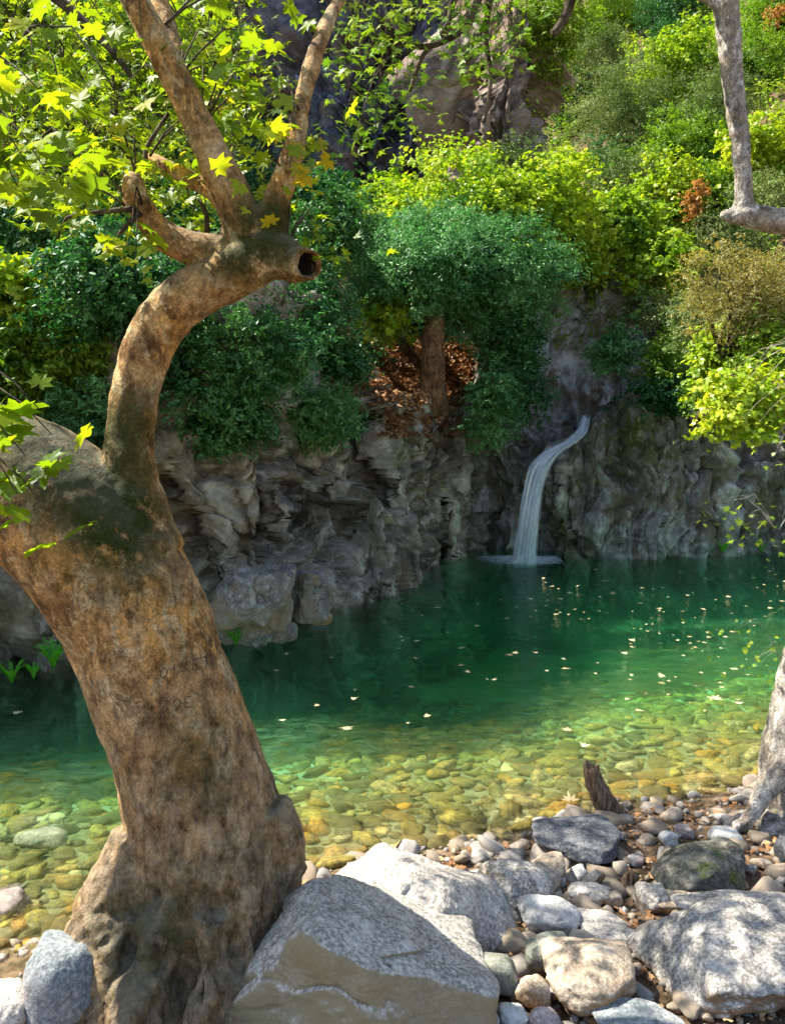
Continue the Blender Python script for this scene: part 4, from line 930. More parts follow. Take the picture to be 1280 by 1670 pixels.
def bark_disp(V, N):
    low = np.clip((1.75 - V[:, 2]) / 1.75, 0, 1) ** 1.3
    wp_ = V + 0.10 * np.stack([fbm(V * 3, 3, 81), fbm(V * 3, 3, 82), fbm(V * 3, 3, 83)], 1)
    w1, w2, v1 = worley(wp_ * np.array([5.5, 5.5, 2.4]), 5)
    y1, y2, v2 = worley(wp_ * np.array([16, 16, 9]), 15)
    ridge = 1 - np.abs(fbm(wp_ * np.array([5, 5, 1.6]), 4, 33)) * 2.4
    knob = fbm(V * 3.2, 3, 7)
    d = 0.028 * knob * (0.45 + low) + 0.013 * low * v1 + 0.007 * v2 * (0.3 + low) + 0.040 * low * ridge - 0.014 * low * np.clip(1 - (w2 - w1) / 0.12, 0, 1)
    d += 0.006 * fbm(V * 22, 4, 9) + 0.008 * low * fbm(V * 40, 3, 10)
    for (hx, hy, hY, hr, hd_) in HOLES:
        q = np.array(at(hx, hy, hY)); e = (V - q) * np.array([1 / hr, 0.6 / hr, 0.55 / hr]); d -= hd_ * np.exp(-(e * e).sum(1) * 1.5)
    for (hx, hy, hY, hr, hd_) in BUMPS:
        q = np.array(at(hx, hy, hY)); e = (V - q) / hr; d += hd_ * np.exp(-(e * e).sum(1) * 1.5)
    return d
HOLES = [(395, 1535, 3.42, 0.085, 0.16), (300, 1640, 3.15, 0.12, 0.22), (212, 1560, 3.35, 0.06, 0.07), (255, 1470, 3.4, 0.05, 0.04), (345, 1480, 3.38, 0.05, 0.04)]
BUMPS = [(385, 1390, 3.35, 0.09, 0.045), (475, 1370, 3.6, 0.12, 0.06), (290, 1440, 3.35, 0.09, 0.04), (350, 1440, 3.3, 0.06, 0.03), (240, 1330, 3.4, 0.08, 0.03)]
mo = lambda px, py, Y: tuple(at(px, py, Y) - at(325, 1600, 3.6))
fk = at(190, 790, TY - .1); kn = at(430, 385, TY); lm = at(80, 700, TY)
M['bark_main'] = bark_mat('plane_bark', [(0.18, 0.095, 0.032), (0.46, 0.27, 0.105), (0.66, 0.43, 0.19), (0.76, 0.56, 0.32)], 1.0,
    moss_spots=[(mo(200, 840, 3.5), 0.42, 1.0), (mo(110, 740, 3.55), 0.36, 1.0), (mo(30, 690, 3.6), 0.35, 0.9), (mo(400, 400, 3.6), 0.26, 0.9), (mo(450, 370, 3.7), 0.22, 0.9), (mo(215, 690, 3.6), 0.24, 0.8),
                (mo(240, 1540, 3.3), 0.35, 0.7), (mo(340, 1250, 3.35), 0.3, 0.6)], patch=(0.72, 0.40, 0.12), up=0.35, base=((0, 0, 0.25), 1.25))
tree = thing('plane_tree', 'huge old plane tree with a thick leaning trunk, gnarled roots and sunlit leaves', 'tree', at(325, 1600, 3.6))
org = np.array(tree.location)
me = remeshed('trunk', tparts, 0.0125, M['bark_main'], bark_disp)
# hollow of the sawn bough: push the end disc inwards
V = np.empty(len(me.vertices) * 3, np.float32); me.vertices.foreach_get('co', V); V = V.reshape(-1, 3).astype(float)
e0, e1 = np.array(at(470, 420, TY)), np.array(at(496, 430, TY)); axd = (e1 - e0) / np.linalg.norm(e1 - e0)
rel = V - e1; al = rel @ axd; rd = np.linalg.norm(rel - np.outer(al, axd), axis=1)
m = (np.abs(al) < 0.06) & (rd < 0.05) & (al > -0.03)
V = V - np.outer(np.where(m, 0.11 * np.clip(1 - (rd / 0.05) ** 4, 0, 1), 0), axd)
me.vertices.foreach_set('co', V.astype(np.float32).ravel()); me.update()
print('trunk verts', len(V))
me.transform(Matrix.Translation(-tree.location)); obj('trunk', me, tree)
tb = BVHTree.FromPolygons([tuple(Vector(v) - tree.location) for v in V], [tuple(p.vertices) for p in me.polygons])
GL = {'I': [[(.5, 0), (.5, 1)]], 'O': [[(.5, 1), (.1, .7), (.1, .3), (.5, 0), (.9, .3), (.9, .7), (.5, 1)]], 'E': [[(.9, 1), (.15, 1), (.15, 0), (.9, 0)], [(.15, .5), (.7, .5)]], 'P': [[(.15, 0), (.15, 1), (.8, .9), (.8, .55), (.15, .5)]], 'T': [[(0, 1), (1, 1)], [(.5, 1), (.5, 0)]]}
t = NT('cut_bark'); c = t.coord(False); t.princ(t.ramp(t.noise(c, 60, 4, 0.7), [(0.4, (0.07, 0.045, 0.025)), (0.6, (0.17, 0.11, 0.06))]), 0.9); M['bark_cut'] = t.m
cv = []; rf_c = random.Random(4)
for word, x0, y0, w_, h_, sl_ in (('TOE', 266, 1160, 15, 17, -0.15), ('OIPET', 262, 1108, 15, 17, -0.28)):
    for i, ch in enumerate(word):
        for stx in GL[ch]:
            pts_ = []
            for (u, v) in stx:
                px = x0 + (i * 1.15 + u * 0.8 + rf_c.uniform(-.08, .08)) * w_; py = y0 - (v + rf_c.uniform(-.08, .08)) * h_ + sl_ * (px - x0); d_ = ray(px, py).normalized()
                h_r = tb.ray_cast(Vector((0, 0, CAM_Z)) - tree.location, d_)
                if h_r[0] is not None: pts_.append(h_r[0])
            if len(pts_) > 1: cv.append(tube_t(pts_, [rf_c.uniform(0.0018, 0.0034) for _q in pts_], 5, 0.01, True, False))
# collar of the hole with dark rotten wood inside
t = NT('rotten_wood'); c = t.coord(False); t.princ(t.ramp(t.noise(c, 40, 5, 0.7), [(0.3, (0.006, 0.005, 0.004)), (0.7, (0.03, 0.02, 0.012))]), 0.95, t.bump(t.noise(c, 60, 5), 0.6, 0.01)); M['rot'] = t.m
hd = Vector((0.62, -0.76, -0.12)).normalized(); hc = at(500, 431, 3.66)
def lathe(c, ax_, prof, seg=28):
    N_ = ax_.orthogonal().normalized(); B_ = ax_.cross(N_); V = []; F = []
    for (h_, r_) in prof:
        for k in range(seg):
            a = 2 * math.pi * k / seg; V.append(tuple(c + ax_ * h_ + (N_ * math.cos(a) + B_ * math.sin(a)) * r_))
    for i in range(len(prof) - 1):
        for k in range(seg):
            a = i * seg + k; b = i * seg + (k + 1) % seg; F += [(a, b, b + seg), (a, b + seg, a + seg)]
    return np.array(V), np.array(F)
V1, F1 = lathe(hc, hd, [(-0.10, 0.080), (-0.03, 0.070), (0.008, 0.065), (0.020, 0.060), (0.014, 0.050), (0.002, 0.045), (-0.02, 0.043)])
V1 = V1 + 0.016 * np.stack([fbm(V1 * 22, 3, 1), fbm(V1 * 22, 3, 2), fbm(V1 * 22, 3, 3)], 1)
obj('knot', mesh_np('knot', V1 - org, F1, M['bark_main']), tree)
if cv:
    Vc, Fc = join(cv); obj('carving', mesh_np('carving', Vc, Fc, M['bark_cut']), tree)
V1, F1 = lathe(hc, hd, [(0.000, 0.0455), (-0.02, 0.043), (-0.07, 0.038), (-0.085, 0.001)])
obj('hollow', mesh_np('hollow', V1 - org, F1, M['rot']), tree)

tw = []; LC, LN, LS = [], [], []
def spray(px, py, Y, rx, ry, n, size, src=None, droop=0.25, seed=0):
    rg = np.random.default_rng(seed + int(px * 7 + py * 3 + Y * 100)); s = mpp(px, py, Y); c = at(px, py, Y)
    src = Vector(src) if src is not None else c + Vector((rx * s * 0.5, 0.2, 0.5 * ry * s))
    k = max(2, n // 9); ends = []
    for i in range(k):
        e = c + Vector((rg.uniform(-1, 1) * rx * s, rg.normal() * 0.5 * rx * s, rg.uniform(-1, 1) * ry * s))
        ends.append(e); mid = src.lerp(e, 0.5) + Vector((0, 0, 0.08 + rg.uniform(0, 0.1)))
        tw.append(tube_t([src, mid, e], [0.05 * size, 0.03 * size, 0.012 * size], 5, 0.15))
    for j in range(n):
        e = ends[j % k]; tpos = rg.uniform(0.45, 1.05); b_ = src.lerp(e, tpos)
        q = b_ + Vector((rg.normal() * 0.10, rg.normal() * 0.10, rg.normal() * 0.06 - 0.04))
        if (q - src).length > 2.2 * max(rx, ry) * s + 1: continue
        LC.append(tuple(q)); LN.append((rg.normal() * 0.55, rg.normal() * 0.55 - 0.35, 0.55 + rg.random() * 0.5)); LS.append(size * rg.uniform(0.65, 1.2))
J = lambda px, py, Y=TY: at(px, py, Y)
near = [(40, 690, 2.9, 60, 30, 8, .16, J(-100, 640, 3)), (25, 760, 2.8, 55, 55, 13, .15, J(-120, 690, 3)), (45, 820, 2.8, 40, 30, 8, .15, J(-100, 780, 3)), (20, 735, 2.75, 60, 70, 12, .17, J(-150, 650, 2.9)), (60, 200, 2.9, 90, 50, 22, .17, J(-60, 120, 3.2)), (30, 285, 2.8, 80, 45, 18, .16, J(-90, 200, 3)), (110, 150, 3.1, 90, 50, 22, .16, J(40, 60, 3.3)),
        (130, 290, 3.3, 60, 40, 14, .15, J(60, 240, 3.4)), (120, 360, 3.5, 50, 22, 9, .15, J(215, 345, 3.7)), (205, 395, 3.5, 28, 45, 11, .14, J(235, 350, 3.7)), (190, 240, 3.6, 60, 50, 16, .15, J(222, 285)),
        (290, 260, 3.9, 60, 45, 16, .14, J(245, 255)), (320, 350, 4.0, 55, 28, 12, .13, J(345, 315)), (400, 60, 4.0, 60, 50, 20, .15, J(290, 130)), (410, 110, 3.9, 50, 40, 16, .15, J(330, 210)),
        (370, 170, 4.1, 60, 50, 18, .14, J(330, 210)), (390, 230, 4.2, 45, 40, 12, .13, J(350, 260)), (460, 250, 3.6, 28, 45, 13, .15, J(480, 235)), (450, 290, 3.6, 25, 30, 8, .13, J(466, 290)),
        (515, 270, 3.9, 40, 25, 10, .12, J(485, 230)), (500, 360, 3.9, 45, 30, 12, .12, J(455, 340)), (540, 390, 4.0, 40, 16, 10, .11, J(470, 400)), (500, 400, 3.7, 25, 14, 5, .12, J(470, 400)),
        (390, 20, 4.2, 70, 30, 16, .15, J(270, 40)), (150, 40, 3.6, 80, 40, 20, .15, J(215, -10)), (230, 150, 4.2, 60, 60, 18, .14, J(300, 150)), (430, 160, 4.3, 40, 40, 12, .13, J(488, 180))]
near = [(a_, b_, c_, d_, e_, int(f_ * 1.5), g_ * (0.95 if b_ > 600 else 0.78), h_) for (a_, b_, c_, d_, e_, f_, g_, h_) in near]
for q in near: spray(*q)
n_near = len(LC)
fill = []
rf = random.Random(5)
for i in range(240):
    px = rf.uniform(-60, 470); py = rf.uniform(-60, 335)
    if px > 330 and py > 250: continue
    if px > 410: continue
    if px < 200 and py > 320: py -= 60
    fill.append((px, py, rf.uniform(4.3, 6.8), rf.uniform(40, 80), rf.uniform(30, 55), rf.randint(15, 24), rf.uniform(.075, .115)))
for q in fill: spray(*q, seed=3)
# overhanging bough at the top centre
OV0 = len(LC)
for i in range(48):
    px = rf.uniform(560, 835); py = rf.uniform(-60, 240)
    if px > 720 and py > 130: py *= 0.5
    if px > 640 and py > 235: continue
    spray(px, py, rf.uniform(4.6, 6.2), rf.uniform(25, 50), rf.uniform(30, 55), rf.randint(14, 22), rf.uniform(.065, .10), src=at(px + rf.uniform(-40, 40), py - rf.uniform(60, 130), 5.4), seed=9)
OV1 = len(LC)
# the crown above the picture
for i in range(75):
    x = rf.uniform(-5.0, 2.2); y = rf.uniform(2.0, 6.5); z = rf.uniform(5.2, 8.0)
    if z < CAM_Z + 0.40 * y + 0.9: continue
    P0 = Vector((x, y, z)); n = 20
    rg = np.random.default_rng(i + 900)
    for j in range(n):
        LC.append(tuple(P0 + Vector(rg.normal(size=3) * [0.4, 0.4, 0.22]))); LN.append((rg.normal() * .5, rg.normal() * .5, 1)); LS.append(0.16 * rg.uniform(.7, 1.2))
LCa, LNa, LSa = np.array(LC), np.array(LN), np.array(LS)
def proj(P):
    d = P - np.array([0, 0, CAM_Z]); zc = d[:, 1] * CP - d[:, 2] * SP; v = d[:, 1] * SP + d[:, 2] * CP
    return CX + F_PX * d[:, 0] / zc, CY - F_PX * v / zc, zc
pxs, pys, zc = proj(LCa); inview = (pxs > -20) & (pxs < 1300) & (pys > -20) & (pys < 1690)
score = np.where(inview, LSa / zc, 0); order = np.argsort(-score)
hero, rest = order[:290], order[290:]
leaf_me = []
for s_ in range(6):
    V, F = plane_leaf(2, 20 + s_); leaf_me.append(mesh_np('leaf', V, F, M['plane'], False, rnd=np.full(len(V), 0.15 + 0.14 * s_)))
for i, k in enumerate(hero):
    nrm = Vector(LNa[k]).normalized(); q = nrm.to_track_quat('Z', 'Y'); q = q @ Matrix.Rotation(rf.uniform(0, 6.28), 3, 'Z').to_quaternion()
    o = obj('leaf', leaf_me[i % 6], tree, Vector(LCa[k]) - tree.location); o.rotation_mode = 'QUATERNION'; o.rotation_quaternion = q; o.scale = (LSa[k],) * 3
rg = np.random.default_rng(77)
isov = (rest >= OV0) & (rest < OV1)  # overhang leaves get a darker green, painting in their shade
for sel, mm in ((rest[~isov], 'plane'), (rest[isov], 'green')):
    V, F, rn = leaf_cloud(LCa[sel], LNa[sel], LSa[sel], 'plane1', rg)
    obj('foliage', mesh_np('foliage', V - org, F, M[mm], False, rnd=rn), tree, kind='stuff')
M['twig'] = bark_mat('twig_bark', [(0.05, 0.04, 0.025), (0.10, 0.08, 0.05), (0.16, 0.13, 0.09), (0.24, 0.20, 0.15)])
V, F = join(tw); obj('twigs', mesh_np('twigs', V - org, F, M['twig']), tree, kind='stuff')
for L, Y in (([(240, 275, 5), (238, 245, 4), (255, 215, 3.5), (275, 185, 3)], 3.9), ([(338, 380, 5), (337, 350, 4), (325, 325, 3)], 3.9), ([(230, 345, 6), (205, 370, 4), (192, 385, 2)], 3.65), ([(222, 340, 6), (170, 345, 4), (110, 355, 3), (95, 390, 2)], 3.65),
             ([(-40, -60, 10), (80, -10, 9), (150, 50, 8), (185, 85, 6), (215, 125, 4)], 4.6), ([(800, -60, 8), (760, 40, 6), (700, 75, 5), (650, 70, 3)], 5.2), ([(800, -10, 7), (792, 60, 5), (800, 130, 4), (790, 200, 2)], 5.3),
             ([(740, -30, 7), (730, 40, 5), (690, 90, 4), (668, 150, 3)], 5.4), ([(1000, -120, 14), (940, -30, 11), (925, 20, 8), (908, 48, 7), (900, 55, 7)], 5.4)):
    P, R_ = pp(L, Y); V, F = tube_t(P, R_, 7, 0.04); obj('branch', mesh_np('branch', V - org, F, M['twig']), tree)

# ------------------------------------------------------------------ the second tree on the right
M['bark_r'] = bark_mat('pale_bark', [(0.22, 0.20, 0.17), (0.40, 0.38, 0.34), (0.58, 0.56, 0.51), (0.74, 0.72, 0.66)], 1.2, patch=(0.40, 0.35, 0.28))
RY = 5.25
rt = thing('plane_tree', 'pale-barked tree leaning in from the right edge, its bare fork high above', 'tree', at(1255, 1400, RY))
ro = np.array(rt.location)
rp = [tt([(1262, 1440, 60), (1262, 1370, 50), (1282, 1270, 46), (1300, 1170, 44), (1330, 1050, 44), (1370, 900, 42), (1400, 700, 42), (1400, 500, 40), (1370, 400, 30), (1310, 366, 22), (1250, 358, 20), (1215, 350, 20), (1190, 352, 12), (1172, 350, 6)], RY),
      tt([(1213, 352, 17), (1212, 310, 14), (1208, 250, 15), (1200, 180, 16), (1192, 110, 17), (1186, 40, 20), (1180, -20, 19), (1170, -120, 15)], RY),
      tt([(1188, 20, 14), (1160, 0, 11), (1120, -25, 9), (1060, -80, 7)], RY),
      tt([(1400, 520, 34), (1430, 300, 30), (1440, 60, 26), (1430, -200, 20)], RY),
      tt([(1255, 1360, 34, 5.2), (1222, 1330, 13, 5.15), (1195, 1345, 10, 5.1)], RY),
      tt([(1280, 1240, 18, 5.1), (1245, 1300, 14, 5.05), (1215, 1345, 12, 5.0), (1195, 1350, 9, 5.0)]), tt([(1265, 1350, 40, 5.1), (1235, 1385, 26, 5.0), (1200, 1400, 12, 4.95)])]
me = remeshed('trunk', rp, 0.014, M['bark_r'], lambda V, N: 0.03 * fbm(V * 7, 3, 4) * np.clip(1.6 - V[:, 2], 0.15, 1) + 0.012 * fbm(V * 24, 3, 5))
me.transform(Matrix.Translation(-rt.location)); obj('trunk', me, rt)
tw2, LC, LN, LS = [], [], [], []; tw = tw2
for q in [(1165, 828, 5.0, 34, 12, 20, .06, at(1262, 862, 5.1)), (1205, 835, 5.0, 25, 18, 12, .06, at(1262, 862, 5.1)), (1272, 880, 5.1, 20, 30, 10, .06, at(1300, 850, 5.2)), (1195, 1040, 5.0, 18, 18, 14, .05, at(1270, 1075, 5.2)),
          (1235, 1060, 5.1, 30, 26, 18, .05, at(1290, 1090, 5.2)), (1255, 1105, 5.1, 20, 30, 12, .05, at(1290, 1100, 5.2)), (1275, 830, 5.1, 15, 25, 8, .06, at(1300, 850, 5.2)), (1272, 1290, 5.0, 14, 22, 14, .04, at(1290, 1300, 5.1)),
          (1235, 700, 7.0, 50, 60, 30, .08, at(1330, 640, 7.0)), (1180, 620, 7.5, 45, 60, 30, .08, at(1300, 560, 7.2)), (1250, 600, 7.0, 50, 80, 36, .08, at(1340, 560, 7.0))]: spray(*q)
for i in range(50):
    z = rf.uniform(5.6, 8); P0 = Vector((rf.uniform(1.5, 5), rf.uniform(4, 7.5), z)); rg = np.random.default_rng(i + 1900)
    if z < CAM_Z + 0.42 * P0.y + 0.8: continue
    for j in range(16): LC.append(tuple(P0 + Vector(rg.normal(size=3) * [0.4, 0.4, 0.22]))); LN.append((rg.normal() * .5, rg.normal() * .5, 1)); LS.append(0.14 * rg.uniform(.7, 1.2))
rg = np.random.default_rng(78); V, F, rn = leaf_cloud(np.array(LC), np.array(LN), np.array(LS), 'plane1', rg)
obj('foliage', mesh_np('foliage', V - ro, F, M['lime'], False, rnd=rn), rt, kind='stuff')
V, F = join(tw2); obj('twigs', mesh_np('twigs', V - ro, F, M['bark_r']), rt, kind='stuff')

# ------------------------------------------------------------------ stump and driftwood
t = NT('dead_wood'); c = t.coord(False); g_ = t.noise(t.mapping(c, (14, 14, 1.2), (0, -0.35, 0)), 4, 6, 0.7, 0.3)
t.princ(t.ramp(g_, [(0.32, (0.035, 0.02, 0.012)), (0.5, (0.16, 0.10, 0.06)), (0.66, (0.42, 0.32, 0.22))]), 0.85, t.bump(g_, 0.9, 0.03), 0.2); M['dead'] = t.m
SY = 5.35
st = at(1010, 1390, SY)
def fl(V, N):
    return 0.012 * fbm(V * np.array([22, 22, 2.5]), 4, 3) + 0.006 * fbm(V * np.array([50, 50, 5]), 2, 6)
me = remeshed('tree_stump', [tt([(963, 1252, 12), (970, 1275, 15), (983, 1305, 18), (1002, 1335, 21), (1028, 1365, 25), (1055, 1400, 34)], SY, 18, 0.04), tt([(1020, 1352, 14), (1050, 1368, 10), (1080, 1378, 5)], SY), tt([(953, 1241, 4), (960, 1262, 8), (968, 1280, 9)], SY), tt([(974, 1246, 3), (973, 1265, 6), (978, 1285, 8)], SY), tt([(963, 1247, 4), (966, 1268, 7)], SY)], 0.008, M['dead'], fl, 3)
me.transform(Matrix.Translation(-st)); tag(obj('tree_stump', me, None, st), 'weathered broken stump leaning left at the edge of the pool', 'stump')
drift = [([(955, 1402, 6), (990, 1405, 11), (1015, 1420, 13), (1030, 1440, 9)], 4.75, 'curved brown driftwood root under the slate boulder'), ([(1032, 1425, 12), (1020, 1450, 13), (1005, 1475, 10), (985, 1492, 6)], 4.45, 'knobbly pale driftwood piece beside the lichen-patched rock'),
         ([(985, 1425, 4), (968, 1450, 5), (945, 1482, 3)], 4.4, 'thin bare stick lying across the pebbles left of the driftwood')]
for i, (L, Y, lb) in enumerate(drift):
    P, R_ = pp(L, Y); V, F = tube_t(P, R_, 12, 0.02); o0 = P[0]
    V = V + 0.008 * np.stack([fbm(V * 15, 3, 1 + i), fbm(V * 15, 3, 2), fbm(V * 15, 3, 3)], 1)
    tag(obj('driftwood' if i < 2 else 'stick', mesh_np('driftwood', V - np.array(o0), F, M['dead']), None, o0), lb, 'driftwood' if i < 2 else 'stick')

# ------------------------------------------------------------------ ferns and grass at the waterline
def fern(label, px, py, Y, size, n, seed, cat='fern'):
    rg = np.random.default_rng(seed); b_ = at(px, py, Y); parts = []
    for i in range(n):
        a = rg.uniform(0, 6.28); L = size * rg.uniform(0.6, 1.1); d = Vector((math.cos(a), math.sin(a), 0)); sd = Vector((-d.y, d.x, 0))
        for s_ in range(6):
            t0, t1 = s_ / 6, (s_ + 1) / 6
            p0 = d * L * t0 * 0.55 + Vector((0, 0, L * (t0 * 1.6 - t0 * t0 * 0.9))); p1 = d * L * t1 * 0.55 + Vector((0, 0, L * (t1 * 1.6 - t1 * t1 * 0.9)))
            w_ = L * 0.07 * math.sin(math.pi * min(0.95, t1)) + 0.004
            parts.append((np.array([p0, p0.lerp(p1, .7) + sd * w_, p1, p0.lerp(p1, .7) - sd * w_]), np.array([(0, 1, 2), (0, 2, 3)])))
    V, F = join(parts); o = obj('fern', mesh_np('fern', V, F, M['fern'], False, rnd=rg.random(len(V))), None, b_); tag(o, label, cat)
fern('vivid green fern clump at the waterline near the left edge', 20, 1116, 7.6, 0.26, 26, 1)
fern('larger green fern on the bank between the left edge and the trunk', 88, 1092, 7.65, 0.34, 32, 2)
fern('small fern right beside the larger one, touching the trunk edge', 56, 1108, 7.6, 0.2, 20, 3)
fern('bright fern at the foot of the rounded cliff boulder right of the trunk', 385, 1054, 8.85, 0.24, 24, 4)
fern('little green plant rooted under the slate boulder', 928, 1402, 5.05, 0.06, 10, 5, 'plant')
fern('small green tuft at the waterline under the right cliff', 1178, 903, 14.2, 0.26, 30, 6, 'plant')
fern('tiny green tuft at the waterline close to the right edge', 1240, 903, 14.2, 0.24, 30, 7, 'plant')

# ------------------------------------------------------------------ waterfall
t = NT('falling_water'); uvn = t.n('ShaderNodeUVMap').outputs[0]
s1 = t.noise(t.mapping(uvn, (13, 1.3, 1)), 1.0, 7, 0.72, 0.9); s2 = t.noise(t.mapping(uvn, (5, 2.4, 1)), 1.0, 5, 0.7, 1.0)
su = t.n('ShaderNodeSeparateXYZ'); t.l(uvn, su.inputs[0])
edge = t.math('MULTIPLY', t.math('MULTIPLY', su.outputs[0], t.math('SUBTRACT', 1.0, su.outputs[0])), 9.0, True)
al = t.math('MULTIPLY', t.math('ADD', t.math('MULTIPLY', t.ramp(s1, [(0.40, 0.0), (0.58, 1.0)]), 0.70), t.math('MULTIPLY', t.ramp(s2, [(0.38, 0.0), (0.60, 1.0)]), 0.45)), edge, True)
df = t.n('ShaderNodeBsdfDiffuse'); df.inputs['Color'].default_value = (0.86, 0.92, 0.97, 1)
tl = t.n('ShaderNodeBsdfTranslucent'); tl.inputs['Color'].default_value = (0.86, 0.92, 0.97, 1); mw = t.n('ShaderNodeMixShader'); mw.inputs[0].default_value = 0.4
t.l(df.outputs[0], mw.inputs[1]); t.l(tl.outputs[0], mw.inputs[2])
gw = t.n('ShaderNodeBsdfGlossy'); gw.inputs['Roughness'].default_value = 0.15; mg = t.n('ShaderNodeMixShader'); mg.inputs[0].default_value = 0.12; t.l(mw.outputs[0], mg.inputs[1]); t.l(gw.outputs[0], mg.inputs[2])
tp = t.n('ShaderNodeBsdfTransparent'); mf = t.n('ShaderNodeMixShader'); t.l(t.math('ADD', t.math('MULTIPLY', al, 0.9), 0.05), mf.inputs[0]); t.l(tp.outputs[0], mf.inputs[1]); t.l(mg.outputs[0], mf.inputs[2]); t.l(mf.outputs[0], t.out.inputs['Surface'])
M['fall'] = t.m
t = NT('white_drops'); t.princ((0.82, 0.87, 0.92), 0.3, None, 0.5); M['fall_solid'] = t.m
FL = [(953, 680, 5, 15.5), (946, 704, 8, 15.3), (926, 722, 11, 15.05), (900, 738, 18, 14.75), (880, 762, 22, 14.6), (869, 800, 20, 14.55), (862, 850, 21, 14.5), (856, 900, 24, 14.5), (854, 924, 28, 14.5)]
wf = thing('waterfall', 'narrow white waterfall sliding off a rock lip and dropping into the pool', 'waterfall', at(855, 915, 14.87))
wo_ = np.array(wf.location)
P, R_ = pp(FL); R_ = [r * 0.86 for r in R_]; Q, RR = resample(P, R_, 0.05)
for layer, (dy, wsc) in enumerate(((0.0, 1.0), (0.07, 0.9), (-0.05, 0.55))):
    K = 26; V, UV = [], []
    for i, (q, r) in enumerate(zip(Q, RR)):
        v = i / (len(Q) - 1)
        for k in range(K):
            u = k / (K - 1); x = (u - 0.5) * 2
            bulge = 0.10 * (1 - x * x) + 0.02 * math.sin(u * 31 + layer * 5 + v * 3) + 0.015 * math.sin(u * 63 + v * 5)
            V.append((q.x + x * r * wsc + (0.05 if layer == 2 else 0), q.y + dy - bulge, q.z + 0.03 * math.sin(u * 9 + layer) * (1 - v))); UV.append((u, v * 3 + layer * 7.3))
    ii = np.arange(len(V)).reshape(len(Q), K); F = np.stack([ii[:-1, :-1], ii[:-1, 1:], ii[1:, 1:], ii[1:, :-1]], -1).reshape(-1, 4)
    obj('water_sheet', mesh_np('water_sheet', np.array(V) - wo_, F, M['fall'], uv=np.array(UV)), wf)
rg = np.random.default_rng(5); dp = []
for i in range(420):
    q = rg.normal(size=3) * [0.26, 0.10, 0.0]; r_ = rg.uniform(0.003, 0.008); hz_ = abs(rg.normal()) * 0.08 * math.exp(-abs(q[0]) * 2)
    V, F = slumps[i % 8]; dp.append((V * r_ + np.array([q[0], q[1] - 0.12, hz_]) + np.array([P[-1].x, P[-1].y, 0]) - wo_, F))
V, F = join(dp); obj('spray', mesh_np('spray', V, F, M['fall_solid']), wf, kind='stuff')
t = NT('foam'); c = t.coord(False); d_ = t.n('ShaderNodeVectorMath', operation='LENGTH'); t.l(t.mapping(c, (0.95, 1.25, 1)), d_.inputs[0])
fa = t.math('MULTIPLY', t.ramp(d_.outputs['Value'], [(0.25, 1.0), (0.85, 0.0)]), t.ramp(t.noise(t.mapping(c, (3, 9, 1)), 2.2, 6, 0.7), [(0.35, 0.1), (0.6, 1.0)]), True)
df = t.n('ShaderNodeBsdfDiffuse'); df.inputs['Color'].default_value = (0.8, 0.86, 0.9, 1); tp = t.n('ShaderNodeBsdfTransparent'); mf = t.n('ShaderNodeMixShader')
t.l(fa, mf.inputs[0]); t.l(tp.outputs[0], mf.inputs[1]); t.l(df.outputs[0], mf.inputs[2]); t.l(mf.outputs[0], t.out.inputs['Surface']); M['foam'] = t.m
fc = at(845, 921, 14.5); gx_, gy_ = np.meshgrid(np.linspace(-0.9, 0.75, 60), np.linspace(-0.55, 0.6, 40)); gx_, gy_ = gx_.ravel(), gy_.ravel()
fz = 0.012 + 0.05 * np.exp(-((gx_ - 0.1) ** 2 * 6 + (gy_ - 0.2) ** 2 * 14)) * (1 + 0.6 * fbm(np.stack([gx_, gy_, 0 * gx_], 1) * 9, 3, 2))
ii = np.arange(len(gx_)).reshape(40, 60); F = np.stack([ii[:-1, :-1], ii[:-1, 1:], ii[1:, 1:], ii[1:, :-1]], -1).reshape(-1, 4)
obj('foam', mesh_np('foam', np.stack([gx_ + fc.x, gy_ + fc.y, fz], 1) - wo_, F, M['foam']), wf)

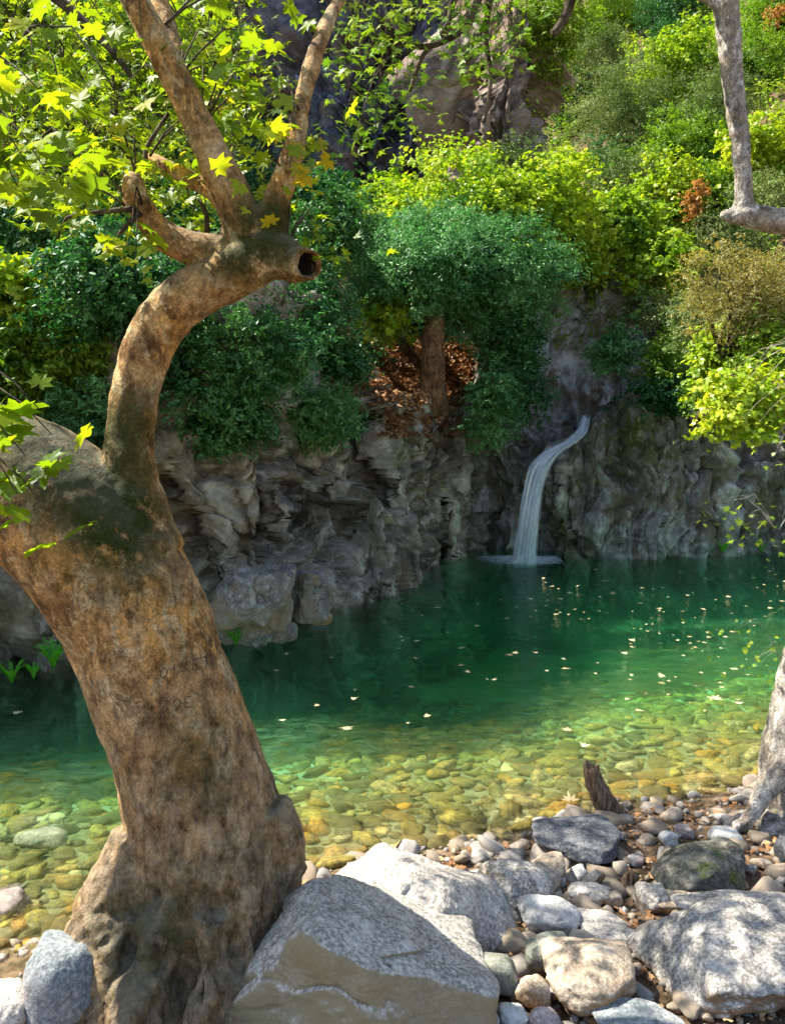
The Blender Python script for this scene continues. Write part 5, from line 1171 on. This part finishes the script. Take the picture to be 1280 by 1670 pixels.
# ------------------------------------------------------------------ leaves floating on the pool
fl_me = []
for s_ in range(5):
    V, F = plane_leaf(1, 60 + s_); V[:, 2] = V[:, 2] * -0.5 + 0.004; fl_me.append(mesh_np('floating_leaf', V, F, M['fallen'], False, rnd=np.full(len(V), 0.1 + 0.2 * s_)))
special = [(930, 1305, .13, 'pale yellow leaf floating left of the stump top'), (927, 1190, .1, 'orange-tipped floating leaf above the stump, nearest of the middle ones'), (565, 1187, .11, 'single orange leaf floating on the turquoise patch right of the trunk'),
           (575, 1140, .08, 'pale leaf floating between the trunk and the turquoise patch'), (955, 1217, .09, 'cream leaf floating just above the stump top'), (672, 1120, .08, 'lone orange leaf floating in the middle of the pool'),
           (828, 1068, .1, 'bright leaf floating on the dark water in front of the waterfall'), (1165, 1140, .14, 'tan leaf floating left of the sprig at the right edge'), (30, 1163, .09, 'yellow leaf floating near the left edge below the ferns')]
for i, (px, py, s_, lb) in enumerate(special):
    Y = -CAM_Z / ray(px, py).z * ray(px, py).y; p = at(px, py, Y); o = obj('floating_leaf', fl_me[i % 5], None, (p.x, p.y, 0.004)); o.scale = (s_ * 1.3,) * 3; o.rotation_euler = (0, 0, i * 1.7)
    tag(o, lb, 'leaf')
zones = [((860, 925, 1280, 1010), 84, 'small pale fallen leaf floating on the far right of the pool', 'leaves floating below the right cliff'), ((1000, 1010, 1230, 1160), 60, 'fallen leaf floating among others on the sunlit green right half', 'leaves floating on the sunlit right half'),
         ((640, 960, 1000, 1110), 50, 'fallen leaf floating on the dark middle of the pool', 'leaves floating on the dark middle'), ((400, 1060, 700, 1180), 8, 'fallen leaf floating on the blue-green water right of the trunk', 'leaves floating near the trunk')]
for (x0, y0, x1, y1), n, lb, gp in zones:
    for j in range(n):
        px, py = rf.uniform(x0, x1), rf.uniform(y0, y1) if y0 > 930 else y0 + (y1 - y0) * rf.random()
        Y = -CAM_Z / ray(px, py).z * ray(px, py).y; p = at(px, py, Y); o = obj('floating_leaf', fl_me[j % 5], None, (p.x, p.y, 0.004)); s_ = rf.choice([rf.uniform(0.035, 0.07), rf.uniform(0.07, 0.13)]); o.scale = (s_, s_ * rf.uniform(0.5, 1), s_)
        o.rotation_euler = (rf.gauss(0, .08), rf.gauss(0, .08), rf.uniform(0, 6.28)); tag(o, lb, 'leaf', gp)
